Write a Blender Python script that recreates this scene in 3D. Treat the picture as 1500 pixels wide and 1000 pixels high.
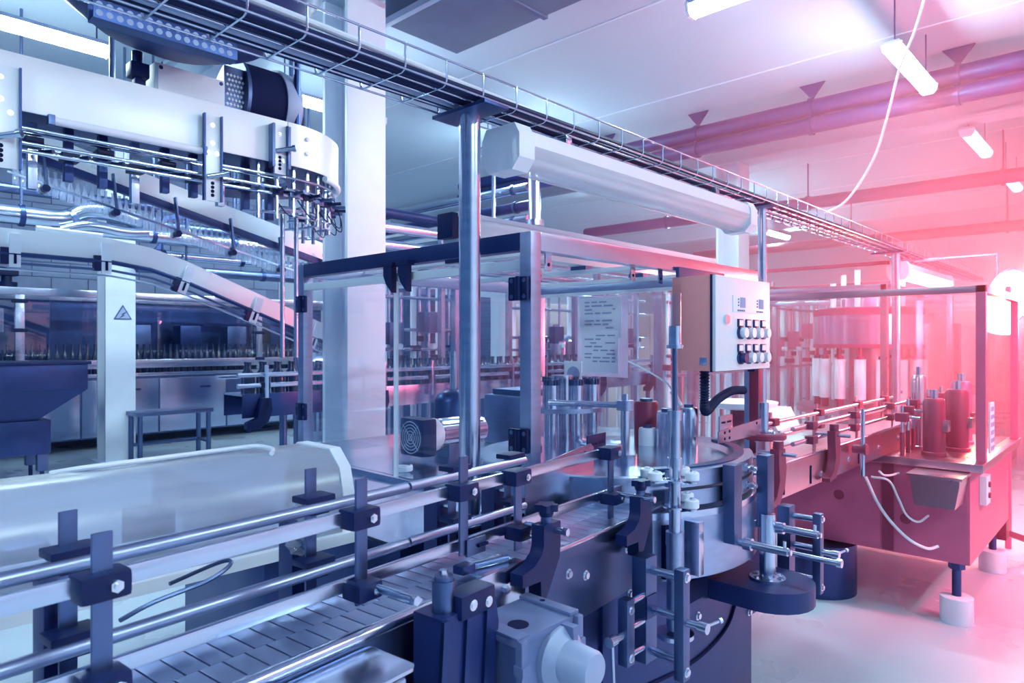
import bpy, bmesh, math, random
from mathutils import Vector, Matrix
R = math.radians
random.seed(7)
for o in list(bpy.data.objects): bpy.data.objects.remove(o)
SC = bpy.context.scene
COL = SC.collection

# ------------------------------------------------------------------ camera
# X runs along the bottling line, Y across the hall; lens 24 mm on a 36 mm sensor, level.
YAW = math.atan2(940, 1000)
VW = Vector((math.cos(YAW), math.sin(YAW), 0)); RT = Vector((math.sin(YAW), -math.cos(YAW), 0))
CAM = Vector((0, 0, 1.5))
cd = bpy.data.cameras.new('camera'); cam = bpy.data.objects.new('camera', cd); COL.objects.link(cam)
cd.sensor_width = 36; cd.lens = 24; cd.clip_start = 0.02; cd.clip_end = 100
cam.location = CAM; cam.rotation_euler = (R(90), 0, YAW - R(90))
cd.dof.use_dof = True; cd.dof.focus_distance = 2.3; cd.dof.aperture_fstop = 7.0
SC.camera = cam
# ------------------------------------------------------------------ light
w = bpy.data.worlds.new('hall_ambient'); SC.world = w; w.use_nodes = True
w.node_tree.nodes['Background'].inputs[0].default_value = (0.12, 0.29, 0.72, 1)
w.node_tree.nodes['Background'].inputs[1].default_value = 0.28
SC.view_settings.view_transform = 'Standard'; SC.view_settings.look = 'None'
SC.view_settings.gamma = 1; SC.view_settings.use_curve_mapping = False
SC.view_settings.exposure = 0.66
LAMP_E = 92.0
def area(name, loc, tgt, size, power, col):
    l = bpy.data.lights.new(name, 'AREA'); l.energy = power; l.color = col; l.shape = 'RECTANGLE'
    l.size, l.size_y = size
    o = bpy.data.objects.new(name, l); COL.objects.link(o); o.location = loc
    o.rotation_euler = (Vector(tgt) - Vector(loc)).to_track_quat('-Z', 'Y').to_euler()
    return o
# unseen red spot added off to the right to tint the filling machine
l = bpy.data.lights.new('red_fill_spot', 'SPOT'); l.energy = 950; l.color = (1, 0.03, 0.12); l.spot_size = R(50); l.spot_blend = .8; l.shadow_soft_size = .25
o = bpy.data.objects.new('red_fill_spot', l); COL.objects.link(o); o.location = (4.8, -1.9, 3.6)
o.rotation_euler = (Vector((5.0, 1.2, 1.1)) - o.location).to_track_quat('-Z', 'Y').to_euler()

# ------------------------------------------------------------------ helpers
def ray(px, py): return VW + RT * ((px - 750) / 1000) + Vector((0, 0, (500 - py) / 1000))
def atY(px, py, Y): d = ray(px, py); return CAM + d * (Y / d.y)
def atX(px, py, X): d = ray(px, py); return CAM + d * (X / d.x)
def atZ(px, py, z): d = ray(px, py); return CAM + d * ((z - 1.5) / d.z)
def atD(px, py, dist): return CAM + ray(px, py) * dist
V = lambda x, y, z: Vector((x, y, z))

OFF = {}
class MB:
    def __init__(s): s.bm = bmesh.new()
    def box(s, c, d, bev=0.0, rot=None):
        m = Matrix.Translation(Vector(c)) @ (rot.to_4x4() if rot else Matrix()) @ Matrix.Diagonal((d[0], d[1], d[2], 1))
        g = bmesh.ops.create_cube(s.bm, size=1, matrix=m)
        if bev:
            es = list({e for v in g['verts'] for e in v.link_edges})
            bmesh.ops.bevel(s.bm, geom=es, offset=min(bev, min(d) * .45), segments=2, affect='EDGES', profile=.7)
        return s
    def bx(s, x0, x1, y0, y1, z0, z1, bev=0.0):
        return s.box(((x0+x1)/2, (y0+y1)/2, (z0+z1)/2), (abs(x1-x0), abs(y1-y0), abs(z1-z0)), bev)
    def bar(s, p, q, wd, ht, bev=0.0, up=(0, 0, 1)):
        p, q = Vector(p), Vector(q); x = (q-p).normalized(); u = Vector(up)
        y = u.cross(x).normalized(); z = x.cross(y)
        rot = Matrix((x, y, z)).transposed()
        return s.box((p+q)/2, ((q-p).length, wd, ht), bev, rot)
    def cyl(s, p, q, r, r2=None, n=16):
        p, q = Vector(p), Vector(q); d = q-p
        rot = d.to_track_quat('Z', 'Y').to_matrix().to_4x4()
        bmesh.ops.create_cone(s.bm, cap_ends=True, segments=n, radius1=r, radius2=r if r2 is None else r2,
                              depth=d.length, matrix=Matrix.Translation((p+q)/2) @ rot)
        return s
    def tube(s, pts, r, n=8, closed=False):
        pts = [Vector(p) for p in pts]; N = len(pts); rings = []
        t0 = (pts[1]-pts[0]).normalized()
        nrm = t0.cross(Vector((0, 0, 1)))
        if nrm.length < 1e-3: nrm = t0.cross(Vector((1, 0, 0)))
        nrm.normalize()
        for i in range(N):
            a = pts[(i-1) % N] if (closed or i) else pts[i]; b = pts[(i+1) % N] if (closed or i < N-1) else pts[i]
            t = (b-a).normalized(); nrm = (nrm - t*nrm.dot(t))
            if nrm.length < 1e-6: nrm = t.orthogonal()
            nrm.normalize(); bi = t.cross(nrm)
            rr = r[i] if isinstance(r, (list, tuple)) else r
            rings.append([s.bm.verts.new(pts[i] + (nrm*math.cos(2*math.pi*k/n) + bi*math.sin(2*math.pi*k/n))*rr) for k in range(n)])
        M = N if closed else N-1
        for i in range(M):
            A, B = rings[i], rings[(i+1) % N]
            for k in range(n): s.bm.faces.new((A[k], A[(k+1) % n], B[(k+1) % n], B[k]))
        if not closed:
            s.bm.faces.new(rings[0][::-1]); s.bm.faces.new(rings[-1])
        return s
    def prism(s, poly, origin, u, v, wv):
        """closed 2D outline (a,b) on axes u,v from origin, extruded by vector wv"""
        o, u, v, wv = Vector(origin), Vector(u), Vector(v), Vector(wv)
        A = [s.bm.verts.new(o + u*a + v*b) for a, b in poly]; B = [s.bm.verts.new(x.co + wv) for x in A]
        fs = [s.bm.faces.new(A), s.bm.faces.new(B[::-1])]; n = len(A)
        for i in range(n): fs.append(s.bm.faces.new((A[i], B[i], B[(i+1) % n], A[(i+1) % n])))
        bmesh.ops.recalc_face_normals(s.bm, faces=fs)
        return s
    def lathe(s, prof, c, axis=(0, 0, 1), n=24):
        rot = Vector(axis).to_track_quat('Z', 'Y').to_matrix(); c = Vector(c); rings = []
        for r, z in prof:
            rings.append([s.bm.verts.new(c + rot @ Vector((max(r, 1e-4)*math.cos(2*math.pi*k/n), max(r, 1e-4)*math.sin(2*math.pi*k/n), z))) for k in range(n)])
        fs = []
        for A, B in zip(rings, rings[1:]):
            for k in range(n): fs.append(s.bm.faces.new((A[k], A[(k+1) % n], B[(k+1) % n], B[k])))
        fs.append(s.bm.faces.new(rings[0][::-1])); fs.append(s.bm.faces.new(rings[-1]))
        bmesh.ops.recalc_face_normals(s.bm, faces=fs)
        return s
    def arc_wall(s, c, r0, r1, a0, a1, z0, z1, n=24):
        """curved bar: ring sector between radii r0,r1, angles a0..a1 (degrees), heights z0..z1"""
        secs = []
        for i in range(n+1):
            a = R(a0 + (a1-a0)*i/n); ca, sa = math.cos(a), math.sin(a)
            secs.append([s.bm.verts.new((c[0]+rr*ca, c[1]+rr*sa, z)) for rr, z in ((r0, z0), (r1, z0), (r1, z1), (r0, z1))])
        fs = [s.bm.faces.new(secs[0]), s.bm.faces.new(secs[-1][::-1])]
        for A, B in zip(secs, secs[1:]):
            for k in range(4): fs.append(s.bm.faces.new((A[k], A[(k+1) % 4], B[(k+1) % 4], B[k])))
        bmesh.ops.recalc_face_normals(s.bm, faces=fs)
        return s
    def build(s, name, mat, parent=None, label=None, sharp=35):
        me = bpy.data.meshes.new(name); 
        if parent is None:
            vs = s.bm.verts; n = max(1, len(vs))
            c = Vector((sum(v.co.x for v in vs)/n, sum(v.co.y for v in vs)/n, min(v.co.z for v in vs)))
        else: c = OFF[parent.name]
        bmesh.ops.translate(s.bm, verts=s.bm.verts, vec=-c)
        s.bm.to_mesh(me); s.bm.free()
        me.shade_smooth(); me.set_sharp_from_angle(angle=R(sharp))
        me.materials.append(M[mat])
        o = bpy.data.objects.new(name, me); COL.objects.link(o)
        if parent is None: o.location = c
        else: o.parent = parent
        OFF[o.name] = c.copy()
        if label: o['label'] = label
        return o
def thing(name, label, cat, loc, group=None):
    o = bpy.data.objects.new(name, None); COL.objects.link(o); o.location = loc; o.empty_display_size = .05
    o['label'] = label; o['category'] = cat
    if group: o['group'] = group
    OFF[o.name] = Vector(loc)
    return o
def tag(o, label, cat, group=None):
    o['label'] = label; o['category'] = cat
    if group: o['group'] = group
    return o
def struct(o): o['kind'] = 'structure'; return o
def again(src, parent, delta, name=None):
    """another piece sharing the mesh of src, moved by delta, under parent (with its sub-pieces)"""
    c = src.copy(); COL.objects.link(c); c.parent = parent
    if name: c.name = name
    base = OFF[src.name] + Vector(src.location if src.parent else (0, 0, 0))
    po = OFF[parent.name] if parent else Vector((0, 0, 0))
    if parent: c.location = Vector(src.location) + Vector(delta)
    else: c.location = Vector(src.location) + Vector(delta)
    OFF[c.name] = OFF[src.name] + Vector(delta)
    for ch in list(src.children):
        d = ch.copy(); COL.objects.link(d); d.parent = c
    return c
def copy_thing(src, loc, label, group=None, rz=None):
    c = src.copy(); COL.objects.link(c); c.location = loc; c['label'] = label
    if group: c['group'] = group
    if rz is not None: c.rotation_euler[2] = rz
    OFF[c.name] = Vector(loc)
    for ch in list(src.children):
        d = ch.copy(); COL.objects.link(d); d.parent = c
        for g in list(ch.children):
            e = g.copy(); COL.objects.link(e); e.parent = d
    return c
def smooth_path(pts, k=6):
    pts = [Vector(p) for p in pts]; out = []
    P = [pts[0]*2-pts[1]] + pts + [pts[-1]*2-pts[-2]]
    for i in range(1, len(P)-2):
        a, b, c, d = P[i-1:i+3]
        for j in range(k):
            t = j/k
            out.append(.5*((2*b)+(c-a)*t+(2*a-5*b+4*c-d)*t*t+(3*b-a-3*c+d)*t**3))
    out.append(pts[-1]); return out
def bolts(parent, pts, axis, r=.006, h=.006, mat='bolt', name='bolt'):
    """hexagon bolt heads on a plate, one piece each"""
    ax = Vector(axis).normalized(); first = None
    for p in pts:
        p = Vector(p)
        if first is None:
            m = MB(); m.cyl(p, p+ax*h, r, n=6); m.cyl(p-ax*.001, p+ax*.0015, r*1.45, n=12)
            first = m.build(name, mat, parent); p0 = p
        else: again(first, parent, p-p0)

# ------------------------------------------------------------------ materials
M = {}
def mat(name, col, rough=.5, metal=0.0, var=.06, scale=6.0, bump=0.0, rvar=.08, stretch=(1, 1, 1), spec=.5, coat=0.0):
    m = bpy.data.materials.new(name); m.use_nodes = True; nt = m.node_tree; b = nt.nodes['Principled BSDF']
    tc = nt.nodes.new('ShaderNodeTexCoord'); mp = nt.nodes.new('ShaderNodeMapping'); mp.inputs['Scale'].default_value = stretch
    nz = nt.nodes.new('ShaderNodeTexNoise'); nz.inputs['Scale'].default_value = scale; nz.inputs['Detail'].default_value = 4
    nt.links.new(tc.outputs['Object'], mp.inputs[0]); nt.links.new(mp.outputs[0], nz.inputs['Vector'])
    mx = nt.nodes.new('ShaderNodeMix'); mx.data_type = 'RGBA'
    mx.inputs[6].default_value = (*[max(0, c*(1-2*var)) for c in col], 1); mx.inputs[7].default_value = (*[min(1, c*(1+2*var)) for c in col], 1)
    nt.links.new(nz.outputs['Fac'], mx.inputs[0]); nt.links.new(mx.outputs[2], b.inputs['Base Color'])
    mr = nt.nodes.new('ShaderNodeMapRange'); mr.inputs[3].default_value = max(.03, rough-rvar); mr.inputs[4].default_value = rough+rvar
    nt.links.new(nz.outputs['Fac'], mr.inputs[0]); nt.links.new(mr.outputs[0], b.inputs['Roughness'])
    b.inputs['Metallic'].default_value = metal; b.inputs['Specular IOR Level'].default_value = spec
    b.inputs['Coat Weight'].default_value = coat
    if bump:
        bp = nt.nodes.new('ShaderNodeBump'); bp.inputs['Strength'].default_value = bump; bp.inputs['Distance'].default_value = .01
        nt.links.new(nz.outputs['Fac'], bp.inputs['Height']); nt.links.new(bp.outputs[0], b.inputs['Normal'])
    M[name] = m; return m
def emit(name, col, st):
    m = bpy.data.materials.new(name); m.use_nodes = True; nt = m.node_tree
    b = nt.nodes['Principled BSDF']; b.inputs['Base Color'].default_value = (.8, .85, .9, 1)
    b.inputs['Emission Color'].default_value = (*col, 1); b.inputs['Emission Strength'].default_value = st
    M[name] = m
def glass(name, tint, refl=.9, rough=.02, body=0.0, bodycol=(.8, .86, 1)):
    m = bpy.data.materials.new(name); m.use_nodes = True; nt = m.node_tree; nt.nodes.remove(nt.nodes['Principled BSDF'])
    out = nt.nodes['Material Output']; tr = nt.nodes.new('ShaderNodeBsdfTransparent'); tr.inputs[0].default_value = (*tint, 1)
    gl = nt.nodes.new('ShaderNodeBsdfGlossy'); gl.inputs['Roughness'].default_value = rough; gl.inputs[0].default_value = (refl, refl, refl, 1)
    lw = nt.nodes.new('ShaderNodeLayerWeight'); lw.inputs[0].default_value = .5
    pw = nt.nodes.new('ShaderNodeMath'); pw.operation = 'POWER'; pw.inputs[1].default_value = 4
    nt.links.new(lw.outputs['Facing'], pw.inputs[0])
    fr = nt.nodes.new('ShaderNodeMapRange'); fr.inputs[3].default_value = .05; fr.inputs[4].default_value = .9
    nt.links.new(pw.outputs[0], fr.inputs[0])
    m1 = nt.nodes.new('ShaderNodeMixShader'); nt.links.new(fr.outputs[0], m1.inputs[0])
    base = tr.outputs[0]
    if body:
        df = nt.nodes.new('ShaderNodeBsdfDiffuse'); df.inputs[0].default_value = (*bodycol, 1)
        tl = nt.nodes.new('ShaderNodeBsdfTranslucent'); tl.inputs[0].default_value = (*bodycol, 1)
        m3 = nt.nodes.new('ShaderNodeMixShader'); m3.inputs[0].default_value = .4
        nt.links.new(df.outputs[0], m3.inputs[1]); nt.links.new(tl.outputs[0], m3.inputs[2])
        nz = nt.nodes.new('ShaderNodeTexNoise'); nz.inputs['Scale'].default_value = 3.5; nz.inputs['Detail'].default_value = 6
        mr = nt.nodes.new('ShaderNodeMapRange'); mr.inputs[3].default_value = body*.6; mr.inputs[4].default_value = min(1, body*1.4)
        nt.links.new(nz.outputs['Fac'], mr.inputs[0])
        m2 = nt.nodes.new('ShaderNodeMixShader'); nt.links.new(mr.outputs[0], m2.inputs[0])
        nt.links.new(tr.outputs[0], m2.inputs[1]); nt.links.new(m3.outputs[0], m2.inputs[2]); base = m2.outputs[0]
    nt.links.new(base, m1.inputs[1]); nt.links.new(gl.outputs[0], m1.inputs[2]); nt.links.new(m1.outputs[0], out.inputs[0])
    M[name] = m
mat('concrete_floor', (.52, .61, .72), .30, var=.10, scale=1.6, bump=.05, rvar=.12)
mat('ceiling_paint', (.44, .53, .66), .8, var=.03, scale=.8)
mat('wall_paint', (.60, .68, .82), .8, var=.04, scale=1.2)
mat('block', (.34, .42, .64), .85, var=.08, scale=7, bump=.3)
mat('mortar', (.24, .31, .52), .9)
mat('white_paint', (.76, .82, .95), .42, var=.03)
mat('panel_white', (.82, .87, .96), .30, metal=.12, var=.04, scale=3)
mat('steel', (.58, .66, .82), .22, 1, var=.06, scale=9, rvar=.08, stretch=(1, 1, 6))
mat('steel_brushed', (.40, .48, .68), .34, 1, var=.10, scale=14, rvar=.10, stretch=(1, 1, 5), bump=.02)
mat('steel_sheet', (.50, .58, .76), .20, 1, var=.10, scale=2.2, rvar=.09, bump=.12)
mat('steel_mid', (.125, .18, .35), .36, 1, var=.10, scale=8, rvar=.10)
mat('steel_dark', (.045, .075, .22), .36, .9, var=.14, scale=5, rvar=.12)
mat('cast_grey', (.17, .225, .42), .42, .35, var=.10, scale=18, bump=.06)
mat('navy_paint', (.014, .030, .15), .40, .2, var=.12, scale=8)
mat('black_plastic', (.004, .013, .085), .40, 0, var=.15, scale=15, spec=.3)
mat('rubber', (.006, .014, .075), .6, spec=.3)
mat('grey_plastic', (.34, .42, .62), .45)
mat('white_plastic', (.80, .85, .96), .38, var=.03)
mat('bolt', (.75, .80, .90), .22, 1)
mat('brass', (.70, .72, .80), .25, 1)
mat('paper', (.78, .82, .92), .7, var=.02)
mat('ink', (.05, .08, .25), .7)
mat('ink_grey', (.30, .36, .58), .7)
mat('dark_duct', (.115, .145, .27), .75, var=.14, scale=5, bump=.2)
mat('void', (.003, .008, .06), .8, spec=.2)
mat('bottle_dark', (.018, .03, .10), .12, 0, coat=.4)
mat('glow_tint_steel', (.72, .42, .52), .30, 1, var=.08, scale=7)  # steel with the red flare glow painted into its colour
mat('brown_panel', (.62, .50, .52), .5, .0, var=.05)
mat('glow_tint_case', (.95, .36, .35), .45, .1, var=.05, scale=7)  # control box case, its pink is flare glow put into the colour
mat('glow_tint_dark', (.30, .045, .11), .42, .2, var=.12, scale=7)  # dark parts on the right, crimson glow painted in
mat('glow_tint_grey', (.64, .14, .28), .42, .25, var=.08, scale=7)  # machine grey with the red glow mixed into its base colour
glass('guard_glass', (.955, .97, .99), .95)
glass('clear_tube', (.84, .89, .97), .95)
glass('bottle_clear', (.80, .86, .96), .95, body=.35)
glass('hazy_plastic', (.72, .80, .95), .9, rough=.28, body=.5, bodycol=(.84, .88, 1.0))
glass('lamp_cover', (.90, .94, .99), .95, rough=.10, body=.7, bodycol=(.88, .92, .99))
emit('tube_light', (.70, .96, 1.0), LAMP_E)
emit('tube_light_red_fill', (1.0, .12, .22), LAMP_E*.25)  # rose emission added so the far lamps spread a red glow
emit('display', (.75, .82, 1.0), .7)
# ================================================================== the setting
struct(MB().bx(-4, 21, -6, 12.6, -.1, 0).build('floor', 'concrete_floor'))
struct(MB().bx(-4, 21, -6, 12.6, 4.4, 4.5).build('ceiling', 'ceiling_paint'))
wb = struct(MB().bx(-4, 21, 12.4, 12.6, 0, 4.4).build('wall_back', 'mortar'))
struct(MB().bx(20.8, 21, -6, 12.4, 0, 4.4).build('wall_right', 'wall_paint'))
struct(MB().bx(-4, 21, -6.2, -6, 0, 4.4).build('wall_front', 'wall_paint'))
# painted render over the plain stretch of the back wall, bare blocks where the left bay shows them
MB().bx(6.55, 20.8, 12.37, 12.4, 0, 4.4).build('render_coat', 'wall_paint', wb)
b0 = None
for r in range(14):
    for c in range(16):
        x = -1.2 + c*.5 + (.25 if r % 2 else 0); z = 1.25 + r*.225
        if x > 6.3: continue
        if b0 is None:
            b0 = MB().box((x, 12.395, z), (.485, .05, .21), .006).build('brick', 'block', wb); p0 = V(x, 0, z)
        else: again(b0, wb, V(x, 0, z)-p0)
MB().bx(-4, 6.55, 12.37, 12.42, 0, 1.13).build('dado', 'wall_paint', wb)
# ceiling beams across the hall
for k, (x, z) in enumerate(((2.85, 4.02), (9.3, 4.02), (15.6, 4.02))):
    m = MB(); m.bx(x-.17, x+.17, -6, 12.4, z, z+.03); m.bx(x-.17, x+.17, -6, 12.4, 4.36, 4.4); m.bx(x-.09, x+.09, -6, 12.4, z+.03, 4.36)
    struct(m.build('trim_%d' % (k+1), 'ceiling_paint'))
# shallow joints between ceiling boards
for k, x in enumerate((5.1, 7.2, 11.4, 13.5)):
    struct(MB().bx(x-.01, x+.01, -6, 12.4, 4.392, 4.4).build('trim_%d' % (k+4), 'wall_paint'))

def column(x, y, w_, label):
    t = thing('steel_column', label, 'column', (x, y, 0), 'white steel columns')
    h = w_/2
    f = MB().bx(x-h, x+h, y-h, y-h+.035, 0, 4.02, .004).build('flange', 'white_paint', t)
    again(f, t, V(0, w_-.035, 0))
    MB().bx(x-.02, x+.02, y-h+.035, y+h-.035, 0, 4.02).build('web', 'white_paint', t)
    MB().bx(x-h-.06, x+h+.06, y-h-.06, y+h+.06, 0, .02, .004).build('base_plate', 'white_paint', t)
    return t
column(2.86, 9.55, .34, 'white steel column carrying the triangular electric warning sign')
column(2.90, 4.34, .33, 'white steel column rising behind the glass guard and curved overhead panel')
column(9.3, 4.4, .34, 'white steel column seen above the control box, below the far beam')
# warning sign on the first column
t = thing('warning_sign', 'triangular electrical hazard sign stuck on white column', 'sign', (2.87, 9.37, 1.78))
c = V(2.88, 9.374, 1.84); s_ = .105
MB().prism([(-s_, -s_*.62), (s_, -s_*.62), (0, s_*1.12)], c, (1, 0, 0), (0, 0, 1), (0, -.006, 0)).build('border', 'ink', t)
MB().prism([(-s_*.80, -s_*.50), (s_*.80, -s_*.50), (0, s_*.88)], c+V(0, -.0065, 0), (1, 0, 0), (0, 0, 1), (0, -.003, 0)).build('field', 'grey_plastic', t)
MB().prism([(.06, .05), (.005, -.005), (.022, -.012), (-.05, -.05), (-.004, -.003), (-.02, .006)], c+V(0, -.0100, -.005), (1, 0, 0), (0, 0, 1), (0, -.003, 0)).build('lightning_bolt', 'ink', t)

# dark duct below the ceiling
t = thing('air_duct', 'wide dark air duct crossing under the ceiling beside the column', 'duct', (3.62, 1.0, 4.0))
MB().bx(3.24, 4.0, -5.5, 4.42, 4.0, 4.36, .01).build('duct_body', 'dark_duct', t)
MB().bx(3.20, 3.25, -5.5, 4.46, 3.97, 4.02, .005).build('edge_angle', 'grey_plastic', t)
for k in range(5):
    MB().bx(3.22, 4.02, 3.4-k*1.3, 3.44-k*1.3, 3.985, 4.37).build('joint_flange', 'dark_duct', t)

# ceiling pipes across the hall
def pipe_run(x, z, r, y0, y1, label, twin, matn, hang=True, step=1.4):
    t = thing('ceiling_pipe', label, 'pipe', (x, (y0+y1)/2, z))
    MB().cyl((x, y0, z), (x, y1, z), r, n=18).build('pipe', matn, t)
    if twin: MB().cyl((x-.02, y0, z-2.1*r), (x-.02, y1, z-2.1*r), r*.95, n=18).build('pipe', matn, t)
    k0 = None; n = int((y1-y0)/step)
    for k in range(n+1):
        y = y0 + .3 + k*step
        if y > y1: break
        m = MB(); m.cyl((x, y-.02, z), (x, y+.02, z), r*1.22, n=18)
        if twin: m.cyl((x-.02, y-.02, z-2.1*r), (x-.02, y+.02, z-2.1*r), r*1.15, n=18)
        cl = m.build('clamp', matn, t)
        if hang:
            m = MB(); m.prism([(-.14, 4.395-z), (.14, 4.395-z), (0, r)], (x, y, z), (0, 1, 0), (0, 0, 1), (.02, 0, 0)); m.build('hanger', matn, t)
        else:
            MB().cyl((x, y, z+r), (x, y, 4.4), .012, n=8).build('hanger', matn, t)
    return t
pipe_run(7.9, 4.12, .095, -4.5, 8.6, 'pair of dark pipes bracketed close under the ceiling', True, 'navy_paint')
pipe_run(11.4, 3.75, .10, -4.0, 8.6, 'dark pipe hung on thin rods below the second ceiling bay', False, 'navy_paint', False, 2.6)
pipe_run(14.9, 3.55, .10, -3.6, 8.0, 'farthest dark pipe hung low near the right end', False, 'glow_tint_dark', False, 2.6)

# fluorescent fixtures
def fixture(x, y, z, ln, along, label, em='tube_light'):
    t = thing('ceiling_light', label, 'lamp', (x, y, z), 'lit fluorescent ceiling lights')
    ax = V(1, 0, 0) if along == 'x' else V(0, 1, 0); cr = V(0, 1, 0) if along == 'x' else V(1, 0, 0)
    c = V(x, y, z); o = c - ax*(ln/2)
    MB().prism([(-.075, .035), (-.06, .07), (.06, .07), (.075, .035)], o, cr, (0, 0, 1), ax*ln).build('housing', 'grey_plastic', t)
    MB().prism([(-.07, .034), (.07, .034), (.062, -.01), (.035, -.035), (-.035, -.035), (-.062, -.01)], o+ax*.02, cr, (0, 0, 1), ax*(ln-.04)).build('diffuser', em, t)
    for s in (-1, 1):
        e = c + ax*(s*ln*.42)
        MB().cyl(e+V(0, 0, .07), (e.x, e.y, 4.4), .006, n=6).build('hanger_rod', 'navy_paint', t)
        e2 = c + ax*(s*(ln/2-.01))
        MB().prism([(-.08, .05), (.08, .05), (.07, -.012), (.04, -.042), (-.04, -.042), (-.07, -.012)], e2-ax*.012, cr, (0, 0, 1), ax*.024).build('end_cap', 'white_plastic', t)
    return t
fixture(6.85, 1.57, 3.9, 1.27, 'x', 'nearest of the three lit lights hanging in a row above the red-lit machine')
fixture(9.95, 1.57, 3.9, 1.27, 'x', 'middle of the three lit lights hanging in a row above the red-lit machine', 'tube_light_red_fill')
fixture(12.7, 1.57, 3.9, 1.27, 'x', 'farthest of the three lit lights hanging in a row, at the right edge', 'tube_light_red_fill')
fixture(4.53, 1.82, 3.9, 1.30, 'y', 'lit ceiling light crossing the hall at the top edge of the photo')
fixture(1.22, 6.34, 3.9, 1.27, 'x', 'long lit light at upper left behind the dark round hopper')
fixture(3.88, 6.2, 3.9, 1.27, 'x', 'lit light whose end peeks past the white column')
fixture(6.68, 6.2, 3.9, 1.27, 'x', 'lit light seen behind the polished tray post')
fixture(15.3, 6.2, 3.9, 1.27, 'x', 'tiny distant lit light under the far cable tray')
fixture(9.6, 6.2, 3.9, 1.27, 'x', 'lit light of the far row hidden behind the machine lamp')
fixture(12.4, 6.2, 3.9, 1.27, 'x', 'lit light of the far row next to the distant column')
# rows go on unseen over and behind the camera, last tinted rose as fill
for k, (x, y) in enumerate(((-2.1, 1.57), (3.9, -2.6), (0.9, -2.6), (6.9, -2.6))):
    fixture(x, y, 3.9, 1.27, 'x', label=['lit light overhead at the near end of the hall', 'lit light over the aisle beside the line',
            'lit light over the aisle behind the viewer', 'unseen light over the aisle added to redden the far machine'][k], em='tube_light_red_fill' if x > 6 else 'tube_light')
# white cable hanging from the ceiling
pts = [PT for PT in (atD(1362, -30, 4.2), atD(1340, 45, 4.25), atD(1318, 100, 4.35), atD(1300, 170, 4.5), atD(1283, 225, 4.65), atD(1258, 270, 4.8), atD(1235, 298, 4.9), atD(1208, 312, 4.95))]
tag(MB().tube(smooth_path(pts), .008, 8).build('hanging_cable', 'white_plastic'), 'pale cable drooping from the ceiling down to the cable tray', 'cable')
# ================================================================== the slat conveyor in front
CA = R(5.5); CO = V(0, .932, 0); CS = V(math.cos(CA), math.sin(CA), 0); CT = V(-math.sin(CA), math.cos(CA), 0); CR = Matrix.Rotation(CA, 3, 'Z')
def C(s, t_, z): return CO + CS*s + CT*t_ + V(0, 0, z)
def cbox(m, s0, s1, t0, t1, z0, z1, bev=0.0): return m.box(C((s0+s1)/2, (t0+t1)/2, (z0+z1)/2), (s1-s0, t1-t0, z1-z0), bev, CR)
cv = thing('slat_conveyor', 'steel slat-chain conveyor running along the foreground', 'conveyor', C(1.0, .09, 0))
cbox(MB(), .0, 2.05, -.012, -.002, .80, .992, .002).build('side_plate', 'steel_mid', cv)
cbox(MB(), .0, 2.05, .182, .190, .80, .992, .002).build('side_plate', 'steel_mid', cv)
MB().cyl(C(.0, -.006, .995), C(.86, -.006, .995), .013, n=14).build('wear_rail', 'steel', cv)
MB().cyl(C(1.02, -.006, .993), C(2.05, -.006, .993), .006, n=10).build('wear_rail', 'steel', cv)
cbox(MB(), .0, 2.05, .174, .184, .985, 1.012, .002).build('wear_strip', 'steel', cv)
cbox(MB(), .0, 2.05, .002, .180, .955, .972).build('chain_bed', 'navy_paint', cv)
s0 = None
for row in range(2):
    for k in range(55):
        s = .08 + k*.0381 + row*.019; tt = .045 + row*.0875
        if s > 2.1: continue
        p = C(s, tt, .9935)
        if s0 is None:
            m = MB(); m.box(p, (.0353, .0872, .009), .0018, CR)
            m.cyl(p - CS*.017 - CT*.028 - V(0, 0, .004), p - CS*.017 + CT*.028 - V(0, 0, .004), .0042, n=8)
            s0 = m.build('slat', 'steel_brushed', cv); sp = p
        else: again(s0, cv, p-sp)
for s in (.12, .75):
    cbox(MB(), s, s+.06, .04, .12, .0, .80, .004).build('leg', 'steel_dark', cv)
bolts(cv, [C(1.32, -.012, .93), C(1.40, -.012, .905), C(1.62, -.012, .92), C(1.85, -.012, .91)], -CT, .009, .008)

def upright(parent, s, t_, z0, z1, wdt=.025, th=.006):
    cbox(MB(), s-wdt/2, s+wdt/2, t_-th/2, t_+th/2, z0, z1, .0012).build('upright', 'steel_mid', parent)
def clamp(parent, s, t_, z, sx=.062, sy=.046, sz=.036, bolt_side=-1):
    c = cbox(MB(), s-sx/2, s+sx/2, t_-sy/2, t_+sy/2, z-sz/2, z+sz/2, .008).build('clamp', 'black_plastic', parent)
    p = C(s+sx*.16, t_+bolt_side*sy/2, z)
    m = MB(); m.cyl(p, p+CT*bolt_side*.005, .0085, n=6); m.cyl(p, p+CT*bolt_side*.008, .0045, n=10); m.build('clamp_bolt', 'bolt', c)
    return c
# near guide: two flat rails on flat uprights
g = thing('guide_rail', 'near flat-bar guide rail with black clamps along the slat belt', 'guide rail', C(.9, .05, 1.03))
for z, hh in ((1.185, .026), (1.066, .024)):
    cbox(MB(), -.05, 1.70, .046, .058, z-hh/2, z+hh/2, .004).build('rail', 'steel', g)
for s, a, b in ((.285, 1.03, 1.253), (.712, 1.03, 1.255), (.986, 1.05, 1.258), (1.176, 1.015, 1.20), (1.61, 1.0, 1.19)):
    upright(g, s, .034, a, b)
    clamp(g, s, .038, 1.185); 
    if s < .8 or s > 1.1: clamp(g, s, .030, 1.058, .055, .05, .032)
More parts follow.
